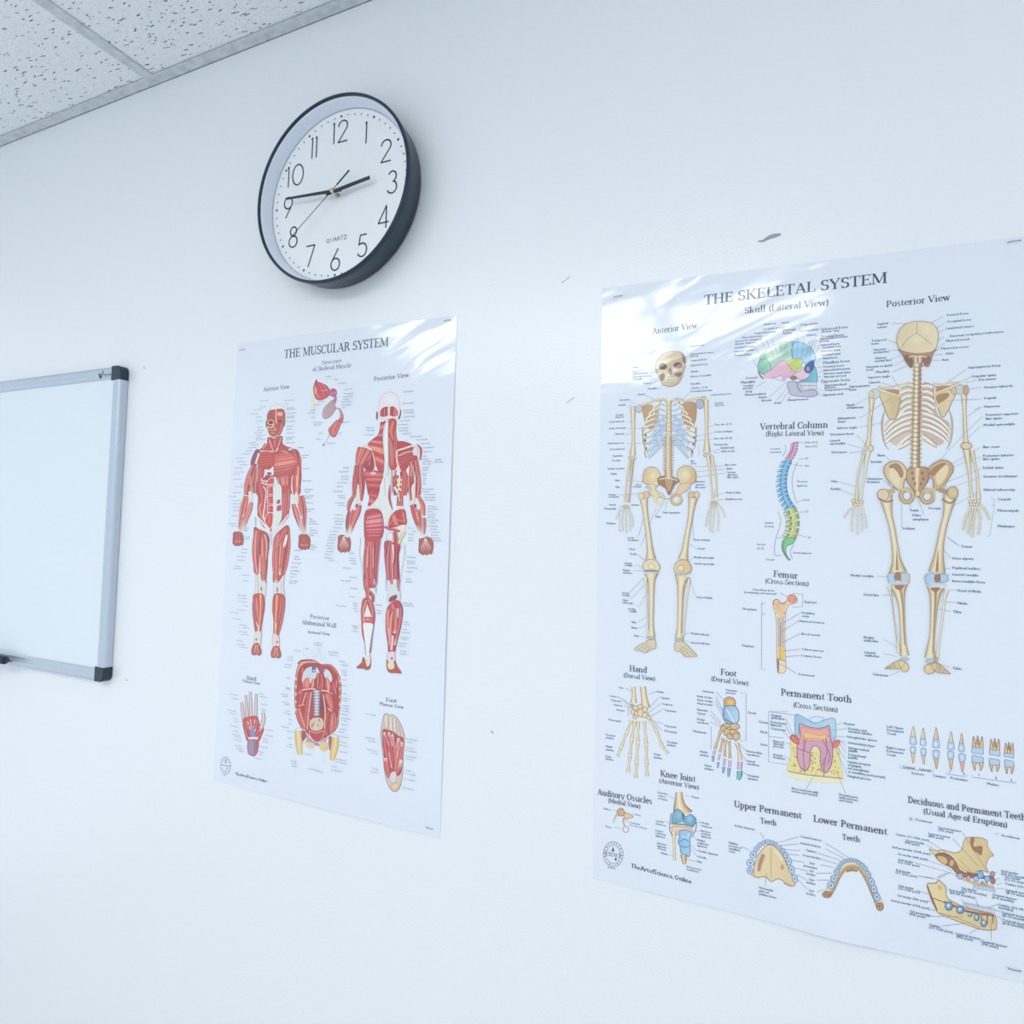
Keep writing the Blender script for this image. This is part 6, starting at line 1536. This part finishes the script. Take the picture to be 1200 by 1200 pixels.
I.fill('632,20 650,120 630,220 650,260 780,240 782,120 770,0 640,0', (206, 218, 226), (160, 176, 190), 4); I.musc('680,-10 690,50', [44, 24], (180, 40, 60)); I.musc('765,-10 762,60 770,130', [36, 30, 14], (176, 40, 60)); I.fill('670,200 745,172 735,225 660,252', (150, 40, 60), DK, 4)
I.fill('650,300 735,235 790,262 815,340 812,430 790,560 745,740 712,868 655,868 642,740 618,560 622,400', (180, 52, 68), (120, 50, 66), 5); I.loft('640,330 690,270 750,240', '660,420 720,340 780,290', 10, (200, 72, 84)); I.musc('650,340 640,500 655,660', [40, 50, 30], (196, 80, 72)); I.musc('700,360 672,500 672,700 680,820', [24, 50, 30, 12], (200, 84, 92), (0, .2)); I.musc('735,330 730,480 725,620', [30, 60, 44], (206, 110, 84), (0, .15)); I.musc('790,320 790,440 760,600 720,760', [30, 44, 36, 16], (160, 40, 80), (0, .2)); I.line('760,330 762,440', [18, 10], (220, 214, 226)); I.line('700,650 690,820', [26, 14], (228, 200, 206)); I.line('650,560 660,760', 8, (220, 196, 210))
I.fill('640,850 718,840 722,940 700,960 640,940', (222, 206, 222), (180, 140, 170), 4); I.fill('628,930 650,990 715,960 722,935 750,1010 800,1088 735,1086 660,1080 632,1030', (176, 70, 60), (120, 66, 60), 5); I.fill('640,980 690,950 715,975 712,1035 655,1040', (232, 214, 180)); I.ell(690, 915, 10, 16, (100, 60, 90))
mfin(I, 'rear_figure_drawing')

# ---- structure of a muscle
I = MI(340, 430, 12)
I.strip('318,215 312,400 312,595', [20, 40, 48], (-1, 0, 1), [ink((214, 210, 190)), ink((236, 232, 214)), ink((214, 208, 184))])
I.fill('316,300 335,220 352,172 375,205 440,228 505,265 540,320 545,380 500,430 430,462 370,458 335,410', (200, 74, 84), (140, 60, 76), 6, c2=(190, 76, 90)); I.line('352,180 342,240', 12, (130, 60, 64)); I.musc('340,260 350,360 400,430', [30, 44, 30], (214, 96, 96)); I.musc('380,230 430,300 460,400', [30, 60, 50], (206, 70, 84)); I.musc('440,240 500,300 530,350', [30, 30, 30], (170, 60, 76)); I.line('345,290 350,370', 16, (240, 190, 180)); I.line('420,330 500,320', 12, (236, 150, 150))
I.ell(592, 358, 54, 58, (196, 96, 140), (130, 70, 110), 6, c2=(180, 84, 130))
for k in range(16): I.ell(592 + random.uniform(-36, 36), 358 + random.uniform(-40, 40), 8, 8, (214, 140, 170) if k % 2 else (160, 70, 110))
I.line('625,400 620,460 590,530', [34, 44, 50], (186, 110, 140)); I.fill('600,465 560,480 510,530 455,600 445,680 462,718 510,722 570,682 612,620 630,580', (190, 160, 170), (120, 110, 130), 6, c2=(176, 150, 160))
for k in range(30): I.ell(535 + random.uniform(-60, 50), 610 + random.uniform(-80, 80) , 5, 5, (214, 150, 150) if k % 2 else (150, 150, 150))
I.line('615,590 650,575 690,600 712,660', [10, 14, 24, 30], (160, 130, 150)); I.musc('690,600 715,690 690,780', [20, 50, 70], (196, 130, 130)); I.fill('605,785 640,760 712,720 706,790 680,860 640,950 620,982 580,980 555,950 530,895 545,850', (206, 80, 76), (120, 90, 130), 6); I.musc('660,780 620,870 600,960', [70, 80, 50], (210, 84, 72)); I.line('540,860 600,790 650,740', 12, (150, 140, 190))
I.line('548,945 520,1000 470,1085', [14, 6, 6], (150, 160, 200)); I.line('445,1110 462,1080 478,1112', 7, (80, 80, 100))
mfin(I, 'muscle_structure_drawing')

# ---- abdominal wall
I = MI(330, 750, 7.5)
I.fill('110,430 118,330 135,240 165,190 235,172 300,190 340,215 400,215 445,230 495,300 518,400 514,520 500,650 488,760 430,835 400,860 350,920 300,925 240,890 180,790 130,690 112,560', (216, 150, 140), (120, 50, 56), 6)
I.fill('128,430 140,290 190,215 290,205 380,225 440,250 485,320 500,420 498,560 480,700 430,820 330,905 280,900 200,800 140,680 125,560', (170, 44, 44), (130, 30, 36), 4)
I.line('135,210 180,180 290,182', [10, 16, 8], (140, 50, 40)); I.line('340,222 430,235 495,320', 12, (196, 80, 70))
for k in range(12): I.line([(118 - k * .2, 300 + 34 * k), (124 - k * .2, 315 + 34 * k)], 14, (240, 214, 200) if k % 2 else (190, 90, 80))
for k in range(9): I.line([(508, 320 + 34 * k), (506, 336 + 34 * k)], 12, (240, 205, 195) if k % 2 else (190, 90, 80))
I.loft('150,300 175,250 230,220', '150,420 185,350 220,260', 8, (170, 40, 44)); I.loft('430,250 470,300 490,380', '400,250 450,330 480,460', 8, (176, 44, 44))
I.fill('175,330 215,250 300,240 330,300 290,340 250,380 190,400', (196, 210, 226)); I.fill('360,260 410,270 440,330 430,370 390,360', (200, 216, 230)); I.fill('262,228 296,228 294,285 262,285', (60, 90, 160), smooth=False); I.ell(280, 270, 9, 9, (200, 220, 240)); I.ell(365, 265, 14, 16, (90, 110, 170))
for P, w, c in (('320,290 325,340 318,430', [20, 60, 40], (190, 50, 50)), ('350,300 360,380 350,440', [20, 44, 30], (170, 36, 44)), ('230,330 215,370 210,420', [20, 60, 60], (214, 96, 84)), ('390,330 400,390 405,450', [20, 56, 40], (200, 80, 70)), ('270,340 270,380 262,430', [10, 34, 20], (200, 110, 96)), ('440,380 455,440 470,480', [20, 50, 20], (176, 60, 60))): I.musc(P, w, c)
I.line('150,470 180,440 262,430 300,440', 9, (232, 214, 214)); I.line('345,445 390,450 440,475', 9, (232, 214, 214))
for P, w, c in (('200,455 180,510 165,570', [70, 70, 50], (196, 60, 64)), ('150,600 175,680 205,770', [50, 80, 60], (186, 48, 46)), ('245,460 228,560 215,700 222,790', [30, 44, 40, 20], (170, 36, 40)), ('395,470 425,540 440,610', [60, 60, 30], (196, 60, 56)), ('440,640 450,720 430,820', [50, 70, 40], (200, 78, 64)), ('355,480 372,600 385,740 405,850', [40, 50, 50, 30], (176, 36, 36)), ('340,480 345,600 355,760', [24, 44, 30], (150, 26, 36)), ('420,620 400,760 415,860', [40, 44, 30], (160, 34, 40))): I.musc(P, w, c)
I.line('258,460 240,600 222,790', 6, (240, 205, 200)); I.line('360,480 378,600 375,780', 6, (236, 214, 200)); I.line('140,580 195,570', 9, (236, 170, 160)); I.line('400,600 440,630', 9, (232, 200, 196))
for k in range(9): I.ell(304, 455 + 25 * k, 34 - k, 13, (206, 206, 216), (110, 110, 130), 5); I.ell(282, 460 + 25 * k, 6, 9, (120, 120, 150)); I.ell(326, 460 + 25 * k, 6, 9, (120, 120, 150))
I.fill('265,690 350,690 365,760 320,800 260,790 240,740', (206, 190, 170)); 
for k in range(24): I.ell(300 + random.uniform(-50, 50), 740 + random.uniform(-45, 45), 6, 6, random.choice([(90, 70, 70), (236, 230, 220), (190, 160, 90), (170, 60, 60)]))
I.fill('240,800 300,820 370,800 350,870 300,900 255,860', (180, 40, 60), (230, 190, 200), 5); I.line('190,780 240,850 310,905 380,870 450,820', 10, (214, 206, 220)); I.ell(345, 905, 36, 18, (190, 190, 220), (120, 110, 140), 4); I.ell(240, 890, 30, 20, (150, 160, 150)); I.fill('330,920 395,900 400,960 370,980 330,960', (226, 196, 130)); I.fill('200,900 280,910 270,950 230,950', (222, 200, 170))
I.strip('140,800 148,880 150,940 158,1010', [60, 70, 56, 40], (-1, 0, 1), [ink((200, 166, 100)), ink((238, 216, 160)), ink((206, 170, 106))]); I.strip('470,860 462,940 448,1010 440,1060', [60, 70, 54, 36], (-1, 0, 1), [ink((200, 160, 96)), ink((238, 210, 150)), ink((206, 170, 106))]); I.musc('425,850 422,900 420,970', [24, 24, 8], (140, 30, 40)); I.musc('190,800 190,850 180,890', [40, 44, 10], (170, 50, 60)); I.line('110,800 130,780 165,770', 7, (190, 200, 220)); I.line('440,830 480,840 500,880', 7, (190, 190, 200))
mfin(I, 'abdominal_wall_drawing')

# ---- hand and foot
I = MI(250, 785, 8.571)
FG = ((214, 200, 206), (180, 164, 174), (120, 100, 116))
for P, w in (('275,325 282,400 300,520', [26, 34, 38]), ('318,255 324,370 336,520', [26, 34, 36]), ('362,220 366,350 372,500', [28, 36, 38]), ('422,240 420,360 418,500', [26, 34, 36])): I.bone(P, w, FG); 
I.fill('285,520 320,480 430,470 452,540 500,590 480,660 440,730 340,725 305,640', (190, 66, 70), (130, 70, 80), 4); I.bone('490,430 498,500 470,590', [30, 42, 44], FG)
for P in ('335,520 360,600', '366,500 376,590', '410,500 392,600', '440,540 400,640', '480,580 410,680', '300,600 350,690'): I.line(P, 8, (236, 220, 226))
for P, w in (('320,540 330,620', [20, 34]), ('352,500 360,570', [20, 26]), ('392,500 390,570', [22, 26]), ('440,510 420,600', [30, 30]), ('460,620 420,690', [50, 40]), ('310,600 340,690', [40, 30])): I.musc(P, w, (184, 50, 48))
I.fill('365,590 400,580 410,640 400,680 370,660', (120, 140, 190)); I.line('345,690 440,688', 22, (232, 224, 232)); I.fill('342,712 442,712 442,800 425,850 400,870 365,862 338,830', (150, 120, 160), (120, 80, 110), 4, c2=(176, 80, 100)); I.line('380,715 385,850', 12, (130, 160, 205)); I.line('400,715 402,840', 10, (90, 130, 160)); I.line('355,720 362,830', 10, (170, 140, 190)); I.line('428,720 420,840', 10, (176, 60, 80))
mfin(I, 'hand_muscles_drawing')
I = MI(420, 800, 8.571)
I.fill('250,330 280,312 310,330 340,325 375,350 400,385 425,430 450,500 458,570 445,740 440,900 420,1030 385,1090 350,1097 315,1070 270,970 250,820 232,640 218,520 235,400', (206, 190, 184), (130, 116, 120), 6)
for P in ('295,340 300,470', '335,345 345,490', '370,370 385,520', '405,420 420,540', '245,420 290,480'): I.line(P, 5, (150, 136, 136))
for P in ('275,340 272,450', '318,350 320,470', '355,370 362,490'): I.line(P, 12, (232, 222, 214))
I.fill('238,480 300,480 350,500 400,540 448,570 440,740 425,900 380,940 320,920 290,960 262,860 245,640', (176, 56, 62), (130, 70, 80), 4)
for P, w in (('255,500 252,620 290,800', [20, 34, 30]), ('300,500 305,640 325,860', [20, 40, 40]), ('335,520 345,660 350,880', [20, 50, 46]), ('400,560 385,700 365,880', [24, 40, 30]), ('435,600 420,740 385,900', [20, 44, 30]), ('265,760 275,860 300,950', [30, 50, 24]), ('425,780 400,880', [30, 40])): I.musc(P, w, (194, 64, 64), (.2, 0))
for P in ('262,500 300,640', '310,500 330,640', '345,510 340,640', '390,560 370,660', '425,580 380,760', '300,700 330,860'): I.line(P, 5, (214, 206, 226))
I.fill('320,910 372,900 372,990 330,1010 312,980', (214, 206, 220), (150, 140, 160), 4); I.ell(362, 1045, 38, 36, (226, 200, 150), (170, 140, 110), 4)
mfin(I, 'foot_muscles_drawing')

# ---- captions (rows of tiny words)
WORDS = 'Frontalis|Temporalis|Masseter|Zygomaticus major|Orbicularis oculi|Sternocleidomastoid|Trapezius|Deltoid muscle|Pectoralis major|Biceps brachii|Serratus anterior|External oblique|Rectus abdominis|Brachioradialis|Flexor carpi radialis|Gluteus medius|Sartorius muscle|Rectus femoris|Vastus lateralis|Adductor longus|Gracilis|Tibialis anterior|Soleus|Peroneus longus|Extensor digitorum|Infraspinatus|Teres major|Latissimus dorsi|Triceps brachii|Palmaris longus'.split('|')
def fitword(n): return min(random.sample(WORDS, 12), key=lambda w: abs(len(w) - n))
_seen = []
def rows(I, spec, size=.0024, c=(104, 124, 158)):
    """x_start, x_end, y (crop) of each caption"""
    for r in spec.split('|'):
        x0, x1, y = (float(v) for v in r.split(',')); px, py = I.o[0] + x0 / I.s, I.o[1] + y / I.s
        if any(abs(px - a) < 14 and abs(py - b) < 1.7 for a, b in _seen): continue
        _seen.append((px, py)); a = I.w((x0, y)); b = I.w((x1, y)); n = (b[0] - a[0]) / (size * .52)
        lab(I, fitword(n), x0, y, size=size, c=c, bold=.05)
I = MI(260, 450, 9.23)
rows(I, '400,550,185|665,865,182|670,720,215|400,480,250|335,480,280|290,480,328|360,430,362|360,440,405|370,440,470|370,440,505|335,460,532|370,480,560|350,480,585|360,480,605|275,480,640|300,430,662|275,400,692|245,340,725|205,330,760|145,300,805|155,290,845|185,290,877|120,280,912|140,270,955|105,270,980|115,260,1032|190,250,1090|140,250,1115|690,820,262|690,840,280|690,810,320|690,790,355|690,790,372|690,800,410|690,790,460|690,770,492|690,820,535|690,800,580|690,770,602|690,800,640|820,900,692|860,950,775|860,930,800|870,1030,920|870,980,1052|880,1050,1145|890,970,1170')
I.at(260, 570, 9.23)
rows(I, '110,250,70|60,240,110|110,200,155|110,210,190|110,200,225|120,190,265|95,190,322|60,160,405|90,160,432|890,1050,40|900,970,65|890,1090,105|890,1060,130|900,1010,180|900,1060,248|900,980,272|935,990,358|935,1030,382|935,1060,408|945,990,452|945,1020,478|935,1090,508|950,1000,535|240,300,455|240,300,480|240,310,548|240,310,572|205,290,682|200,300,720|160,310,760|155,290,800|130,310,868|115,310,892|210,310,962|215,300,1025|960,1010,640|960,1010,662|955,1020,688|780,860,695|780,850,762|775,870,790|750,890,832|740,830,875|740,880,915|730,840,950|730,800,980|725,840,1025|720,820,1048|165,290,1180')
I.at(260, 670, 10.909)
rows(I, '200,355,305|200,345,342|205,345,382|265,340,440|185,345,488|100,350,525|130,350,602|220,370,685|260,370,718|210,370,770|245,350,802|180,370,882|185,370,930|220,340,965')
I.at(390, 440, 8.571)
rows(I, '705,880,168|700,900,285|700,850,355|710,870,380|710,880,420|670,860,460|650,850,500|650,800,535|660,820,562|700,870,590|780,930,618|840,1030,650|880,1040,688|900,1030,730|900,1020,772|895,960,815|895,990,845|895,1010,870|895,990,895|895,990,930|895,980,955|1020,1110,875|1025,1090,850|895,940,990|895,940,1010|895,950,1040|895,930,1065|895,950,1095|980,1060,1050|900,1060,1145|900,990,1172|330,440,530|335,440,558|310,430,602|100,180,930|60,180,972|80,180,1018|85,180,1045|45,190,1082|30,190,1120|0,190,1168')
I.at(380, 560, 8.571)
rows(I, '135,270,55|110,270,95|90,260,138|130,230,182|150,230,205|105,220,255|140,220,280|105,215,375|90,215,412|105,210,440|110,200,468|90,190,505|60,150,540|50,140,575|40,130,602|30,130,628|30,120,658|20,120,685|25,110,712|20,100,742|0,110,772|0,110,805|40,110,830|990,1150,118|1000,1070,145|1000,1160,172|1000,1150,200|1010,1170,228|1040,1140,292|1040,1180,318|1040,1100,345|1040,1140,372|1040,1130,400|1040,1190,430|1050,1130,455|1050,1160,490|1060,1150,520|1070,1190,550|1070,1150,580|1080,1180,610|1100,1200,636|245,310,760|250,320,810|255,330,835|265,330,865|185,340,908|250,340,1000|170,370,1036|265,350,1112|840,910,508|880,910,540|840,910,570|840,900,605|840,910,632|840,950,800|830,930,840|830,930,862|830,960,905|820,910,945|820,890,1018|820,910,1046')
I.at(390, 680, 10)
rows(I, '205,300,98|190,270,195|40,210,300|240,300,272|240,300,300|240,300,335|260,300,368|500,600,292|515,600,358|515,590,388|820,970,270|830,970,298|225,305,538|235,305,562|220,305,596|830,925,492|830,920,520|820,890,578|810,930,612|800,970,670|790,890,692|775,920,742|770,870,772|790,880,832|790,880,866')
I.at(340, 430, 12)
rows(I, '500,590,145|610,690,182|670,810,240|760,890,325|755,980,385|740,910,430|740,850,465|720,910,500|720,910,545|720,810,582|390,500,495|340,450,540|280,380,618|245,390,655|290,380,718|330,480,790|330,470,822|740,850,785|400,480,942|660,760,942|365,420,1022|520,670,1080')
I.at(330, 750, 7.5)
rows(I, '290,380,25|285,380,45|205,250,55|190,250,75|105,180,95|50,110,150|45,120,175|30,100,215|25,100,240|40,90,335|35,90,420|45,90,435|0,70,475|5,70,495|0,90,545|25,90,565|30,90,620|20,80,645|65,100,700|60,100,735|0,110,760|50,100,800|55,110,860|60,110,915|45,110,935|415,540,105|420,510,130|510,560,190|525,600,220|530,580,265|530,580,285|530,590,305|530,580,350|530,590,400|530,590,470|530,630,510|530,590,530|530,620,575|530,620,600|525,620,620|525,600,650|525,640,685|525,590,705|520,610,740|510,610,780|500,570,805|500,610,845|515,590,895|515,590,925|515,620,980|480,600,1045|480,590,1070|440,500,1110|440,580,1140|205,290,1000|85,150,1060|85,140,1080|90,150,1105|240,390,1130|320,390,1155')
I.at(250, 785, 8.571)
rows(I, '165,270,245|185,270,285|145,250,405|165,250,435|205,260,490|205,260,515|170,270,560|190,280,610|190,290,645|215,290,670|205,300,700|215,310,760|235,310,790|255,310,815|465,520,240|465,560,268|480,580,345|480,540,395|490,550,415|530,620,600|525,630,655|500,570,690|500,570,720|465,590,770|460,530,820|460,510,845|420,530,885')
I.at(420, 800, 8.571)
rows(I, '80,210,315|75,210,550|105,200,585|90,210,670|140,210,705|140,210,860|120,210,890|485,630,565|485,560,595|480,580,650|475,620,680|475,630,735|475,550,765|475,550,880|470,610,910|460,650,965|450,590,1055')
I.at(330, 750, 7.5)
leads(I, '325,60 310,180|330,60 370,190|190,105 260,190|395,140 400,215|380,860 375,1090|300,910 270,980|270,90 290,190', 3, (190, 205, 225))
mfin(I, 'caption_lettering')
